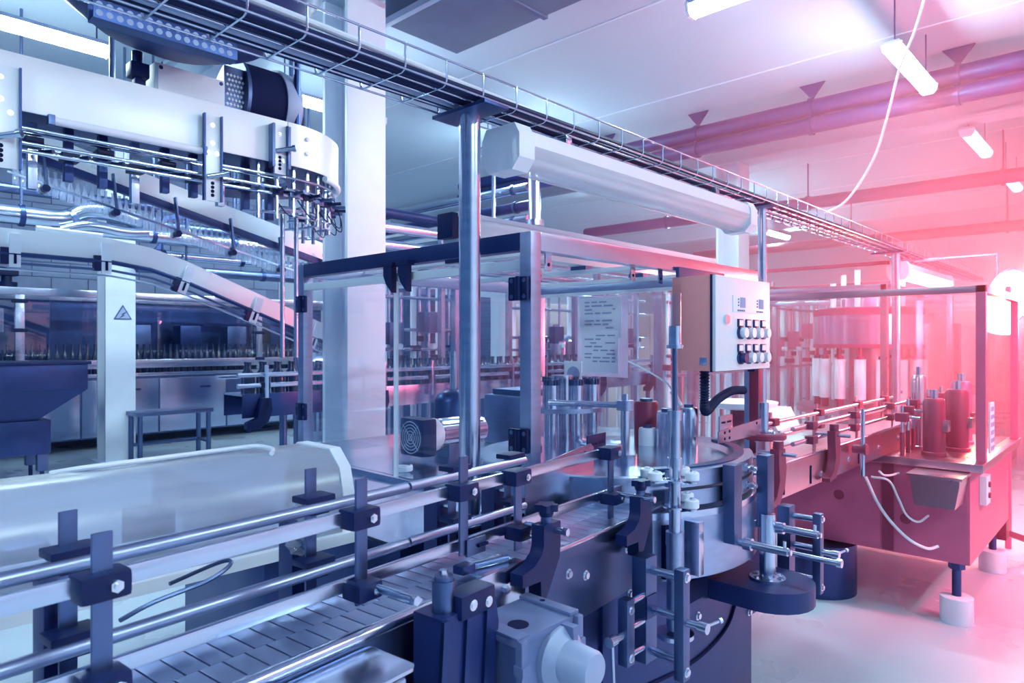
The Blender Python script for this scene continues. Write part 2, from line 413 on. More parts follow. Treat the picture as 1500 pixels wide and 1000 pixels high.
# cross rods from the near clamps out to the bracket arms
for s, z, t1 in ((.285, 1.055, -.06), (.712, 1.062, -.085), (1.176, 1.075, -.085), (1.61, 1.068, -.085)):
    m = MB(); m.cyl(C(s+.012, .02, z), C(s+.012, t1, z), .0075, n=12); m.cyl(C(s+.012, t1, z), C(s+.012, t1-.012, z), .009, n=6); m.build('cross_rod', 'steel', g)
# small slotted tab at the third upright
m = MB(); cbox(m, .99, 1.05, .026, .031, 1.045, 1.08, .001); m.build('slotted_tab', 'steel_mid', g)
m = MB(); cbox(m, 1.022, 1.052, .020, .027, 1.06, 1.066); m.build('tab_slot', 'void', g)
# far guide: two round rods
g = thing('guide_rail', 'far round-rod guide rail with dark plates behind the slat belt', 'guide rail', C(.9, .2, 1.03))
for z in (1.172, 1.047):
    for a, b, r_ in ((-.1, .985, .0115), (.988, 1.43, .0105)):
        m = MB(); m.cyl(C(a, .2, z), C(b-.006, .2, z), r_, n=16); m.cyl(C(b-.006, .2, z), C(b, .2, z), r_, r_*.6, n=16); m.build('rod', 'steel_brushed', g)
for s in (.315, .748, 1.165, 1.39):
    top = 1.245 if s < 1.3 else 1.19
    upright(g, s, .232, 1.0, top)
    for z in (1.187, 1.062):
        c = cbox(MB(), s-.034, s+.034, .196, .246, z-.006, z+.007, .003).build('clamp_plate', 'black_plastic', g)
        cbox(MB(), s-.022, s+.022, .199, .224, z-.030, z-.006, .004).build('clamp_block', 'black_plastic', c)
    cbox(MB(), s-.022, s+.022, .262, .31, .80, 1.135, .004).build('support_post', 'navy_paint', g)
    MB().cyl(C(s, .232, 1.09), C(s, .275, 1.09), .009, n=10).build('cross_rod', 'steel', g)
    MB().cyl(C(s+.03, .25, 1.02), C(s-.05, .25, 1.02), .006, n=8).build('cross_rod', 'steel', g)
# bent wire hook and thin wire behind the far guide
hk = [C(.40, .26, 1.045), C(.46, .27, 1.055), C(.55, .275, 1.062), C(.60, .285, 1.073), C(.615, .30, 1.08), C(.59, .31, 1.078), C(.50, .30, 1.068)]
tag(MB().tube(smooth_path(hk, 5), .004, 6).build('wire_hook', 'steel_mid'), 'bent wire hook sticking out behind the far guide rods', 'wire hook')
bg = [C(.735, .262, 1.175), C(.745, .25, 1.13), C(.73, .262, 1.09), C(.745, .25, 1.07)]
tag(MB().tube(smooth_path(bg, 6), [.005+.012*math.sin(math.pi*i/18)*(1+.3*math.sin(i*2.3)) for i in range(19)], 10).build('plastic_wrap', 'bottle_clear'),
    'crumpled clear plastic wrapped round a bracket behind the far rods', 'plastic wrap')
# curved black bracket arms with star knobs
def bracket_arm(s, z, label, grp):
    t = thing('hook_bracket', label, 'bracket', C(s, -.045, z-.16), grp)
    o = C(s, -.062, z)
    pl = [(-.040, 0), (.026, 0), (.026, -.055), (.022, -.082), (-.012, -.135), (-.030, -.16), (-.050, -.16), (-.052, -.118), (-.118, -.115), (-.118, -.088), (-.075, -.080), (-.048, -.062), (-.040, -.045)]
    b = MB().prism(pl, o, CS, (0, 0, 1), CT*.034).build('arm', 'black_plastic', t)
    MB().cyl(o+CT*.017+CS*-.007, o+CT*.017+CS*-.007+V(0, 0, .016), .013, n=14).build('collar', 'steel_mid', t)
    c = o+CT*.017+CS*-.007+V(0, 0, .014)
    m = MB()
    pr = []
    for k in range(30):
        a = 2*math.pi*k/30; r_ = .023+.005*math.cos(a*5); pr.append((r_*math.cos(a), r_*math.sin(a)))
    m.prism(pr, c+V(0, 0, .012), CS, CT, (0, 0, .016)); m.cyl(c, c+V(0, 0, .014), .015, .019, n=14); m.build('star_knob', 'black_plastic', t)
    return t
bracket_arm(1.185, 1.092, 'curved black bracket arm with star knob left of the steel guard plate', 'black bracket arms')
bracket_arm(1.645, 1.072, 'curved black bracket arm with star knob next to the vertical roller shaft', 'black bracket arms')
# near bracket block that carries the second upright
t = thing('bracket_block', 'black bracket block with round steel post in front of the gearmotor', 'bracket', C(.79, -.08, .70))
MB().prism([(-.035, .0), (.11, .0), (.12, -.05), (.085, -.36), (-.06, -.36), (-.035, -.12)], C(.80, -.115, 1.02), CS, (0, 0, 1), CT*.07).build('arm', 'navy_paint', t)
for q in (-.03, .03, .085): MB().prism([(-.006, 0), (.006, 0), (-.02, -.36), (-.032, -.36)], C(.80+q, -.122, 1.018), CS, (0, 0, 1), CT*.008).build('fin', 'steel_dark', t)
m = MB(); m.cyl(C(.80, -.085, 1.0), C(.80, -.085, 1.075), .021, n=18); m.cyl(C(.80, -.085, 1.075), C(.80, -.085, 1.083), .017, n=18); m.build('post_head', 'steel_mid', t)
MB().cyl(C(.80, -.085, 1.083), C(.80, -.085, 1.093), .008, n=6).build('set_screw', 'bolt', t)
cbox(MB(), .805, .90, -.125, -.075, 1.005, 1.05, .01).build('clamp', 'black_plastic', t)
bolts(t, [C(.835, -.125, 1.028), C(.878, -.125, 1.022)], -CT, .007, .004)
# small connection box under the belt edge
t = thing('junction_box', 'small metal box with overhanging rounded lid under the near belt edge', 'box', C(.60, -.06, .90))
pl = []
for cx, cy, a0 in ((.075, .045, 0), (-.075, .045, 90), (-.075, -.045, 180), (.075, -.045, 270)):
    for k in range(5): a = R(a0+k*22.5); pl.append((cx+.014*math.cos(a), cy+.014*math.sin(a)))
MB().prism(pl, C(.60, -.075, .972), CS, CT, (0, 0, .006)).build('lid', 'steel', t)
cbox(MB(), .53, .67, -.125, -.02, .80, .972, .003).build('box_body', 'steel_mid', t)
cbox(MB(), .60, .665, -.132, -.125, .82, .965, .006).build('face_plate', 'grey_plastic', t)
bolts(t, [C(.612, -.132, .955), C(.652, -.132, .955), C(.612, -.132, .91), C(.652, -.132, .91), C(.63, -.132, .93)], -CT, .005, .004, 'navy_paint')

# ================================================================== gearmotor
t = thing('gearmotor', 'grey cast gearmotor with hole in its lid and round end cap', 'motor', (1.01, .92, .76))
m = MB(); m.bx(.925, 1.095, .855, .985, .76, .935, .008); m.build('gear_housing', 'cast_grey', t)
m = MB(); m.bx(.918, 1.102, .850, .990, .935, .95, .005)
m.build('lid', 'cast_grey', t)
m = MB(); m.bx(.918, .950, .850, .990, .950, .9545, .002); m.build('lid_rib', 'cast_grey', t)
m = MB(); m.bx(1.075, 1.102, .850, .990, .950, .957, .002); m.build('lid_rib', 'cast_grey', t)
MB().cyl((.975, .900, .9495), (.975, .900, .9512), .021, n=24).build('lid_hole', 'void', t)
MB().cyl((1.088, .935, .957), (1.088, .935, .9576), .006, n=12).build('lid_hole', 'void', t)
for x in (.918, 1.085):
    for y in (.838, .975):
        m = MB(); m.bx(x, x+.017, y, y+.017, .86, .95, .004); m.bx(x-.002, x+.02, y-.004, y+.02, .885, .905, .003); m.build('corner_lug', 'cast_grey', t)
MB().prism([(0, 0), (.018, 0), (.014, -.05), (.004, -.05)], (1.045, .850, .945), (1, 0, 0), (0, 0, 1), (0, -.03, 0)).build('rib', 'cast_grey', t)
MB().lathe([(.062, 0), (.062, .012), (.056, .018), (.042, .03), (.039, .05), (.037, .085), (.032, .092), (.0, .094)], (1.04, .855, .880), (0, -1, 0), 32).build('end_cap', 'grey_plastic', t)
bolts(t, [(.935, .85, .895), (1.09, .85, .90)], (0, -1, 0), .008, .006)
# mounting plate between belt and gearmotor
t = thing('mounting_plate', 'bent steel mounting plate between the belt edge and gearmotor', 'bracket', C(1.0, -.03, .93))
cbox(MB(), .90, 1.13, -.022, -.016, .93, 1.015, .001).build('plate', 'steel', t)
cbox(MB(), .99, 1.13, -.016, .06, 1.008, 1.014, .001).build('flange', 'steel', t)
MB().cyl(C(1.0, .03, 1.022), C(1.10, .005, 1.022), .007, n=12).build('sensor', 'steel_mid', t)
cbox(MB(), .97, 1.01, .02, .05, 1.012, 1.03, .004).build('sensor_block', 'steel_dark', t)
bolts(t, [C(1.06, -.022, .97)], -CT, .009, .008)

# ================================================================== the rotary labelling machine
lm = thing('labelling_machine', 'rotary labelling machine with round turntable and dark steel cabinet', 'machine', (2.2, 2.0, 0))
MB().bx(1.22, 2.47, 1.10, 3.15, .10, .795, .004).build('cabinet', 'steel_dark', lm)
MB().bx(2.47, 3.50, 1.50, 3.15, .10, .795, .004).build('cabinet', 'steel_dark', lm)
MB().bx(1.52, 2.46, 1.090, 1.10, .12, .79, .002).build('front_panel', 'steel_dark', lm)
MB().bx(1.10, 3.54, 1.43, 3.2, .955, .965, .002).build('table_top', 'steel', lm)
MB().bx(1.10, 3.54, 1.435, 3.2, .795, .955, .004).build('table', 'steel_dark', lm)
for x in (1.4, 3.3):
    for y in (1.7, 3.0): MB().cyl((x, y, 0), (x, y, .1), .03, n=12).build('foot', 'steel_dark', lm)
TC = (2.12, 1.53)
MB().lathe([(.46, .93), (.47, .94), (.47, 1.072), (.465, 1.08), (0, 1.08)], (*TC, 0), n=72).build('turntable', 'steel_sheet', lm)
MB().lathe([(.10, 1.08), (.10, 1.12), (.085, 1.125), (0, 1.125)], (*TC, 0), n=32).build('hub', 'steel', lm)
MB().arc_wall(TC, .47, .56, 225, 318, .965, .985).build('guide_shelf', 'steel', lm)
MB().arc_wall(TC, .545, .56, 222, 322, .78, .965).build('skirt', 'steel_brushed', lm)
MB().arc_wall(TC, .515, .545, 238, 306, .998, 1.045).build('curved_guide', 'steel_brushed', lm)
MB().arc_wall(TC, .515, .545, 238, 306, 1.055, 1.105).build('curved_guide', 'steel_brushed', lm)
MB().arc_wall(TC, .480, .515, 232, 330, 1.098, 1.110).build('guide_lip', 'steel_dark', lm)
for a, z in ((243, 1.08), (243, 1.02), (278, 1.08), (278, 1.022), (300, 1.08), (300, 1.022)):
    ca, sa = math.cos(R(a)), math.sin(R(a)); p = V(TC[0]+.545*ca, TC[1]+.545*sa, z); ax = V(ca, sa, 0)
    m = MB(); m.cyl(p, p+ax*.006, .014, n=16); m.cyl(p, p+ax*.035, .007, n=12); m.cyl(p+ax*.014, p+ax*.026, .011, n=6); m.build('stud', 'bolt', lm)
# dark seam curving over the front panel and a rectangular opening
MB().tube(smooth_path([atY(1078, 880, 1.088), atY(1066, 915, 1.088), atY(1040, 948, 1.088), atY(1003, 977, 1.088), atY(950, 1003, 1.088)]), .006, 8).build('hose', 'void', lm)
pa, pb = atY(1020, 838, 1.085), atY(1062, 870, 1.085)
MB().bx(1.90, 2.10, 1.082, 1.092, .66, .73).build('slot', 'void', lm)
MB().bx(1.86, 1.89, .985, 1.09, .80, .96, .002).build('slot_guard', 'steel', lm)
MB().bx(1.795, 1.86, 1.06, 1.09, .79, .95).build('slot', 'void', lm)
bolts(lm, [(1.98, 1.09, .80), (2.05, 1.09, .60), (2.44, 1.09, .50), (1.65, 1.09, .78)], (0, -1, 0), .010, .009)
# infeed guard plate
t = thing('guard_plate', 'upright steel guard plate between belt and turntable', 'guard plate', (1.7, 1.33, .965))
pl = [(0, 0), (.38, 0), (.38, .185), (.36, .20), (.02, .165), (0, .15)]
MB().prism(pl, C(1.49, .245, .965), CS, (0, 0, 1), CT*.004).build('plate', 'steel', t)
for ds, dz in ((.30, .17), (.325, .172), (.30, .095), (.325, .097)):
    MB().cyl(C(1.49+ds, .2445, .965+dz), C(1.49+ds, .2435, .965+dz), .0065, n=12).build('screw_hole', 'void', t)
cbox(MB(), 1.84, 1.96, .25, .256, 1.11, 1.19, .003).build('slotted_tab', 'steel_dark', t)
for ds in (1.865, 1.915): cbox(MB(), ds, ds+.03, .247, .2505, 1.155, 1.162).build('tab_slot', 'void', t)
# right-hand guard plate beside the wheel
t = thing('guard_plate', 'upright steel guard plate at the outfeed below the control box', 'guard plate', (2.60, 1.20, 1.112))
MB().prism([(0, 0), (.38, 0), (.38, .065), (.0, .045)], (2.42, 1.20, 1.112), (1, 0, 0), (0, 0, 1), (0, .005, 0)).build('plate', 'steel', t)
for dx, dz in ((.05, .038), (.09, .04), (.05, .014), (.09, .014), (.34, .05)):
    MB().cyl((2.42+dx, 1.2005, 1.112+dz), (2.42+dx, 1.199, 1.112+dz), .006, n=12).build('screw_hole', 'void', t)
MB().bx(2.44, 2.55, 1.206, 1.212, 1.14, 1.215, .003).build('slotted_tab', 'steel', t)
for dx in (2.455, 2.505): MB().bx(dx, dx+.03, 1.2045, 1.2065, 1.185, 1.192).build('tab_slot', 'void', t)
# vertical roller shaft
t = thing('roller_shaft', 'vertical steel shaft carrying plates of white rollers at the turntable infeed', 'shaft', (1.78, 1.05, .83))
SX, SY = 1.78, 1.02
m = MB(); m.cyl((SX, SY, .86), (SX, SY, 1.295), .0175, n=20); m.build('shaft', 'steel', t)
m = MB(); m.cyl((SX, SY, .66), (SX, SY, .905), .024, n=20); m.cyl((SX, SY, .905), (SX, SY, .945), .026, n=20); m.build('sleeve', 'steel_brushed', t)
MB().cyl((SX, SY, 1.27), (SX, SY, 1.30), .021, n=20).build('collar', 'steel', t)
MB().cyl((SX, SY, 1.29), (SX, SY, 1.48), .0075, n=12).build('spindle', 'steel_mid', t)
MB().cyl((SX, SY, 1.48), (SX, SY, 1.49), .024, n=16).build('collar', 'steel', t)
MB().cyl((SX, SY, 1.49), (SX, SY, 1.545), .018, n=16).build('head', 'steel', t)
MB().cyl((SX, SY, 1.545), (SX, SY, 1.64), .018, n=16).build('sight_tube', 'clear_tube', t)
MB().cyl((SX, SY, 1.13), (SX, SY, 1.16), .022, n=20).build('collar', 'steel', t)
MB().cyl((SX, SY, .64), (SX, SY, .652), .055, n=24).build('base_flange', 'steel', t)
for z, rs in ((1.095, ((-.06, .03), (.01, -.05), (.065, .01), (-.03, .075))), (1.018, ((.0, -.055), (.07, .0)))):
    pl = [(.035*math.cos(R(a)), .035*math.sin(R(a))) for a in range(0, 360, 30)]
    m = MB(); m.prism(pl, (SX, SY, z-.003), (1, 0, 0), (0, 1, 0), (0, 0, .005))
    for dx, dy in rs:
        m.bar((SX, SY, z), (SX+dx, SY+dy, z), .028, .005); m.cyl((SX+dx, SY+dy, z-.003), (SX+dx, SY+dy, z+.003), .016, n=14)
    m.build('roller_plate', 'steel', t)
    for dx, dy in rs:
        r_ = MB().lathe([(.017, .004), (.0205, .007), (.0205, .026), (.017, .029), (.012, .029), (.010, .024), (0, .024)], (SX+dx, SY+dy, z), n=22).build('roller', 'white_plastic', t)
        MB().cyl((SX+dx, SY+dy, z+.022), (SX+dx, SY+dy, z+.034), .007, n=6).build('roller_bolt', 'bolt', r_)
# clamp blocks hanging in front of the cabinet
def hbar(m, x, y, z0, z1, wx=.03, wy=.04): m.bx(x-wx/2, x+wx/2, y-wy/2, y+wy/2, z0, z1, .004)
def tee(t, p, ax, ln=.05):
    p, ax = Vector(p), Vector(ax); e = p+ax*ln
    MB().cyl(p, e, .010, n=14).build('clamp_screw', 'steel', t)
    MB().cyl(e-ax*.012, e+ax*.012, .014, n=14).build('screw_head', 'steel', t)
def adjuster(x, y, zt, label, small=True):
    t = thing('clamp_assembly', label, 'clamp', (x, y, zt-.29), 'clamp assemblies on the cabinet front')
    m = MB(); hbar(m, x, y, zt-.28, zt, .055, .045); m.build('clamp_bar', 'steel_mid', t)
    m = MB(); hbar(m, x-.005, y-.115, zt-.295, zt-.01, .034, .028); m.build('clamp_bar', 'steel_mid', t)
    for dz in (.035, .14, .25):
        MB().cyl((x, y-.02, zt-dz), (x, y-.105, zt-dz), .011, n=14).build('guide_pin', 'steel', t)
    bolts(t, [(x-.005, y-.129, zt-.03), (x-.005, y-.129, zt-.272)], (0, -1, 0), .009, .007)
    tee(t, (x-.005, y-.125, zt-.145), (0, -1, 0), .05)
    h = MB(); h.cyl((x-.005, y-.17, zt-.148), (x+.05, y-.19, zt-.14), .004, n=8); h.cyl((x+.05, y-.19, zt-.14), (x+.058, y-.193, zt-.139), .007, n=10); h.build('tommy_bar', 'steel', t)
    MB().bx(x-.0285, x+.02, y-.026, y-.0225, zt-.16, zt-.10).build('label_plate', 'steel_dark', t)
    if small:
        m = MB(); hbar(m, x-.105, y-.012, zt-.255, zt-.085, .034, .03); m.build('clamp_bar', 'steel_mid', t)
        for dz in (.10, .165, .235): MB().cyl((x-.09, y-.012, zt-dz), (x-.02, y-.012, zt-dz), .009, n=12).build('guide_pin', 'steel', t)
        bolts(t, [(x-.105, y-.027, zt-.112), (x-.105, y-.027, zt-.235)], (0, -1, 0), .008, .006)
        tee(t, (x-.12, y-.012, zt-.175), (-1, 0, 0), .05)
        MB().cyl((x-.168, y-.012, zt-.178), (x-.172, y-.02, zt-.29), .0045, n=8).build('tommy_bar', 'steel', t)
    return t
adjuster(1.585, 1.0, .925, 'three-bar steel clamp assembly hanging below the roller shaft')
adjuster(2.52, .985, .90, 'steel clamp assembly right of the rounded dark plate', False)
# uprights with rods near the curved guide
for x, lab in ((2.03, 'tall square steel bar standing at the curved guide, left of its twin'), (2.28, 'tall square steel bar standing behind the rounded dark plate')):
    t = thing('guide_post', lab, 'post', (x, .96, .86), 'square bars at the curved guide')
    MB().bx(x-.02, x+.035, .945, .985, .87, 1.115, .004).build('bar', 'steel_mid', t)
    m = MB(); m.cyl((x+.005, 1.09, .875), (x+.005, .79, .875), .0125, n=16); m.build('rod', 'steel', t)
    m = MB(); m.cyl((x+.005, .925, .875), (x+.005, .90, .875), .019, n=16); m.build('collar', 'steel', t)
    m = MB(); m.cyl((x+.005, .79, .875), (x+.005, .78, .875), .009, n=6); m.cyl((x+.005, .80, .875), (x+.005, .80, .905), .005, n=8); m.build('end_screw', 'bolt', t)
# rounded plate with tube
t = thing('rounded_bracket', 'dark rounded plate with a steel tube and bolted flange', 'bracket', (2.27, .95, .63))
pl = [(2.13, 1.10), (2.13, .94)] + [(2.27-.14*math.cos(R(a)), .94-.14*math.sin(R(a))) for a in range(15, 180, 15)] + [(2.41, .94), (2.41, 1.10)]
MB().prism(pl, (0, 0, .635), (1, 0, 0), (0, 1, 0), (0, 0, .065)).build('plate', 'navy_paint', t)
m = MB(); m.cyl((2.27, .95, .70), (2.27, .95, .92), .026, n=20); m.build('tube', 'steel', t)
MB().cyl((2.27, .95, .70), (2.27, .95, .708), .058, n=28).build('flange', 'steel_brushed', t)
bolts(t, [(2.27+.044*math.cos(R(a)), .95+.044*math.sin(R(a)), .708) for a in range(30, 390, 60)], (0, 0, 1), .008, .006)
m = MB(); m.cyl((2.31, .93, .79), (2.31, .74, .79), .009, n=12); m.cyl((2.31, .74, .79), (2.31, .725, .79), .014, n=10); m.build('side_screw', 'steel', t)
# ================================================================== glazed safety enclosure
EX0, EX1, EY0, EY1, ET = 1.575, 3.23, 1.40, 2.80, 1.842
W5 = .047
en = thing('safety_enclosure', 'steel-framed glass safety enclosure around the labelling turntable', 'enclosure', (2.4, 2.1, .965))
for x, y in ((EX0, EY0), (EX0, EY1-W5), (EX1-W5, EY0), (EX1-W5, EY1-W5)):
    MB().bx(x, x+W5, y, y+W5, .965, ET-.056 if (x, y) != (EX0, EY0) else ET, .003).build('post', 'steel_brushed', en)
MB().bx(EX0+W5, EX1, EY0, EY0+W5, ET-.058, ET, .003).build('beam', 'steel', en)
MB().bx(EX0, EX1, EY1-W5, EY1, ET-.056, ET, .003).build('beam', 'steel_brushed', en)
MB().bx(EX0, EX0+W5, EY0+W5, EY1-W5, ET-.056, ET, .003).build('beam', 'steel_dark', en)
MB().bx(EX1-W5, EX1, EY0+W5, EY1-W5, ET-.056, ET, .003).build('beam', 'steel_brushed', en)
MB().bx(EX1-W5-.01, EX1-W5, EY0+W5, EY1-W5, ET-.075, ET-.056, .002).build('glazing_strip', 'panel_white', en)
MB().bx(EX0+.004, EX0+.036, EY0+W5, EY1-W5, ET-.115, ET-.085, .002).build('glazing_strip', 'panel_white', en)
MB().bx(EX0+.004, EX0+.036, EY0+W5, EY1-W5, .965, .985, .002).build('glazing_strip', 'steel', en)
gx = EX0+.018
MB().bx(gx, gx+.006, EY0+W5+.004, 2.10, .985, ET-.07).build('glass_pane', 'guard_glass', en)
MB().bx(gx+.010, gx+.016, 2.06, EY1-W5-.004, .985, ET-.07).build('glass_pane', 'guard_glass', en)
MB().bx(gx-.003, gx+.009, 2.10, 2.115, .985, ET-.07).build('pane_edge', 'white_plastic', en)
MB().bx(EX0+W5, EX1-W5, EY1-.03, EY1-.024, .985, ET-.06).build('glass_pane', 'guard_glass', en)
MB().bx(EX1-.03, EX1-.024, EY0+W5, EY1-W5, .985, ET-.06).build('glass_pane', 'guard_glass', en)
def hinge(x, y, z, nx, hh=.075):
    h = MB().bx(x-.014, x, y-.03, y+.05, z-hh/2, z+hh/2, .006).build('hinge', 'black_plastic', en)
    MB().cyl((x-.016, y+.005, z-hh/2), (x-.016, y+.005, z+hh/2), .009, n=12).build('hinge_pin', 'black_plastic', h)
    bolts(h, [(x-.014, y+dy, z+dz) for dy in (-.018, .035) for dz in (-.025, .025)], (-1, 0, 0), .005, .002, 'steel_mid')
for z in (1.665, 1.19):
    hinge(EX0, EY0+.035, z, -1); hinge(EX0, EY1-.052, z, -1)
for y in (1.98, 2.07):
    m = MB(); m.prism([(0, .02), (.05, .02), (.05, -.02), (.035, -.05), (.0, -.085), (0, -.045), (.0, -.02)], (EX0-.03, y, ET-.075), (0, 1, 0), (0, 0, 1), (.024, 0, 0)); m.build('latch', 'black_plastic', en)
    m = MB(); m.bx(EX0-.034, EX0+.0, y-.01, y+.06, ET-.062, ET-.045, .003); m.build('latch_plate', 'black_plastic', en)
MB().bx(EX0-.02, EX0, 1.70, 1.78, ET-.075, ET-.06, .003).build('latch_plate', 'black_plastic', en)
for x in (1.70, 2.20, 2.40, 2.95):
    h = MB().bx(x, x+.03, EY0+.047, EY0+.053, ET-.11, ET-.05, .002).build('panel_tab', 'steel', en)
    MB().cyl((x+.015, EY0+.047, ET-.09), (x+.015, EY0+.0455, ET-.09), .006, n=10).build('tab_hole', 'void', h)
for z in (1.71, 1.39, 1.16):
    h = MB().bx(EX0+W5, EX0+W5+.03, EY0+.02, EY0+.026, z-.015, z+.015, .002).build('panel_tab', 'steel', en)
    MB().cyl((EX0+W5+.018, EY0+.02, z), (EX0+W5+.018, EY0+.0185, z), .005, n=10).build('tab_hole', 'void', h)
for x in (1.9, 2.6, 3.1): MB().bx(x, x+.05, EY0+W5, EY1-W5, ET-.02, ET, .002).build('roof_bar', 'panel_white', en)
# long pale roof duct lying above the enclosure
t = thing('cable_trunking', 'long pale cable trunking on top of the enclosure behind the tray post', 'trunking', (2.3, 1.95, 1.842))
for x in (1.9, 2.6, 3.1): MB().bx(x, x+.05, 1.965, 2.055, 1.842, 1.86).build('trunking_foot', 'steel_mid', t)
p = MB().bx(1.79, 3.9, 1.96, 2.06, 1.86, 1.99, .006).build('trunking_body', 'panel_white', t)
MB().bx(1.785, 3.9, 1.952, 2.068, 1.985, 2.004, .003).build('trunking_lid', 'white_paint', t)
MB().bx(1.755, 1.79, 1.965, 2.055, 1.90, 2.0, .006).build('end_plug', 'black_plastic', t)
# hanging paper sheets
t = thing('instruction_sheet', 'printed instruction sheets in a clear sleeve on the right glass wall', 'paper', (3.17, 2.28, 1.32))
MB().bx(3.176, 3.18, 2.11, 2.46, 1.30, 1.76).build('sleeve', 'bottle_clear', t)
MB().bx(3.172, 3.175, 2.15, 2.44, 1.52, 1.75).build('sheet', 'paper', t)
MB().bx(3.170, 3.173, 2.17, 2.42, 1.32, 1.56).build('sheet', 'paper', t)
random.seed(3)
for zt in (1.725, 1.535):
    for k in range(8):
        y = 2.40; z = zt-k*.021
        while y > 2.2:
            l = random.uniform(.02, .07)
            if random.random() < .72: MB().bx(3.168, 3.1695, max(2.19, y-l), y, z-.005, z+.003).build('text_line', 'ink_grey', t)
            y -= l+.015
# ================================================================== wire cable tray
ct = thing('cable_tray', 'wire-mesh cable tray running along the line above the machines', 'cable tray', (3.5, 1.5, 2.2))
TX0, TX1 = -.35, 9.6
for y, z in ((1.4, 2.2), (1.4, 2.232), (1.4, 2.265), (1.6, 2.2), (1.6, 2.232), (1.6, 2.265), (1.45, 2.2), (1.5, 2.2), (1.55, 2.2)):
    if abs(z-2.232) < .001: continue
    MB().cyl((TX0, y, z), (TX1, y, z), .0032, n=8).build('long_wire', 'steel', ct)
x = TX0+.04; w0 = None
while x < TX1:
    if w0 is None:
        pts = [(x, 1.4, 2.268), (x, 1.4, 2.212), (x, 1.404, 2.200), (x, 1.415, 2.195), (x, 1.585, 2.195), (x, 1.596, 2.2), (x, 1.6, 2.212), (x, 1.6, 2.268)]
        w0 = MB().tube(pts, .003, 6).build('cross_wire', 'steel', ct); xw = x
    else: again(w0, ct, V(x-xw, 0, 0))
    x += .14
for k, (y, z, r_, mt, nm) in enumerate(((1.43, 2.214, .014, 'rubber', 'thick dark cable at the near edge of the wire tray'), (1.466, 2.212, .011, 'navy_paint', 'slim dark cable second from the near edge of the wire tray'),
        (1.50, 2.215, .015, 'rubber', 'thickest dark cable along the middle of the wire tray'), (1.535, 2.211, .010, 'grey_plastic', 'grey cable lying next to the middle of the tray'),
        (1.568, 2.213, .013, 'rubber', 'dark cable at the far edge of the wire tray'))):
    pts = [(x_, y+.006*math.sin(x_*2.1+k*1.7), z+.002) for x_ in [TX0+.25*i for i in range(40)]]
    tag(MB().tube(pts, r_, 8).build('tray_cable', mt), nm, 'cable', 'cables in the tray')
# light conduit riding on the near side of the tray, dipping behind the lamp
pts = [(-.35, 1.46, 2.262), (.3, 1.46, 2.262), (.9, 1.462, 2.258), (1.3, 1.466, 2.250), (1.62, 1.47, 2.246), (1.9, 1.485, 2.238), (2.3, 1.5, 2.242), (3.2, 1.5, 2.242), (4.6, 1.5, 2.242)]
tag(MB().tube(smooth_path(pts), .009, 10).build('conduit', 'white_plastic'), 'pale conduit pipe laid over the cables near the tray edge', 'pipe')
cp = MB().bx(1.31, 1.42, 1.545, 1.59, 2.228, 2.275, .006).build('cable_gland_box', 'black_plastic'); tag(cp, 'small black connector box in the tray above the post', 'box')
# tray posts
def tray_post(x, y, r_, z0, label):
    t = thing('tray_post', label, 'post', (x, y, z0), 'round posts under the cable tray')
    MB().cyl((x, y, z0), (x, y, 2.185), r_, n=28).build('tube', 'steel', t)
    MB().bx(x-.05, x+.05, 1.385, 1.615, 2.181, 2.192, .002).build('top_plate', 'steel_dark', t)
    MB().cyl((x, y, z0), (x, y, z0+.012), r_*1.7, n=28).build('base_flange', 'steel_mid', t)
    m = MB(); m.cyl((x, y, 1.095), (x, y, 1.125), r_*1.12, n=28); m.bx(x+r_*.6, x+r_*1.5, y-r_*1.3, y-r_*.5, 1.098, 1.122, .003); m.build('pipe_clamp', 'steel', t)
tray_post(1.41, 1.50, .0325, .965, 'stout polished post holding up the tray beside the glass guard')
tray_post(3.40, 1.45, .021, .965, 'slimmer post under the tray behind the control box')
tray_post(5.87, 1.45, .03, 0.0, 'far post under the tray at the red-lit machine')
# machine lamps under the tray
def machine_lamp(x0, x1, y, z, label, lit=False):
    t = thing('machine_lamp', label, 'lamp', ((x0+x1)/2, y, z), 'tubular machine lamps under the tray')
    a, b = x0+.06, x1-.06
    MB().prism([(-.075, .0), (-.068, .045), (-.03, .06), (.05, .06), (.075, .02), (.075, 0)], (a, y, z+.045), (0, 1, 0), (0, 0, 1), (b-a, 0, 0)).build('housing', 'panel_white', t)
    pf = [(-.074, .045)] + [(-.074*math.cos(R(k)), .045-.075*math.sin(R(k))) for k in range(15, 180, 15)] + [(.074, .045)]
    MB().prism(pf, (a, y, z), (0, 1, 0), (0, 0, 1), (b-a, 0, 0)).build('diffuser', 'tube_light_red_fill' if lit else 'lamp_cover', t, sharp=50)
    for e0, e1 in ((x0, a+.01), (b-.01, x1)):
        m = MB(); m.prism([(-.08, -.0), (-.08, .07), (-.06, .105), (.06, .105), (.08, .07), (.08, 0), (.05, -.035), (-.05, -.035)], (e0, y, z), (0, 1, 0), (0, 0, 1), (e1-e0, 0, 0)); m.build('end_cap', 'white_plastic', t)
    for yy in (-.025, .025):
        MB().cyl((a+.02, y+yy, z+.012), (b-.02, y+yy, z+.012), .013, n=12).build('tube', 'white_plastic', t)
    for xx in (x0+.3, x1-.3): MB().bx(xx, xx+.03, y-.02, y+.02, z+.10, 2.196, .002).build('bracket', 'steel', t)
machine_lamp(1.50, 3.18, 1.46, 2.055, 'long white unlit tubular lamp slung under the cable tray')
machine_lamp(5.95, 7.6, 1.46, 2.02, 'glowing tubular lamp slung under the far cable tray', True)

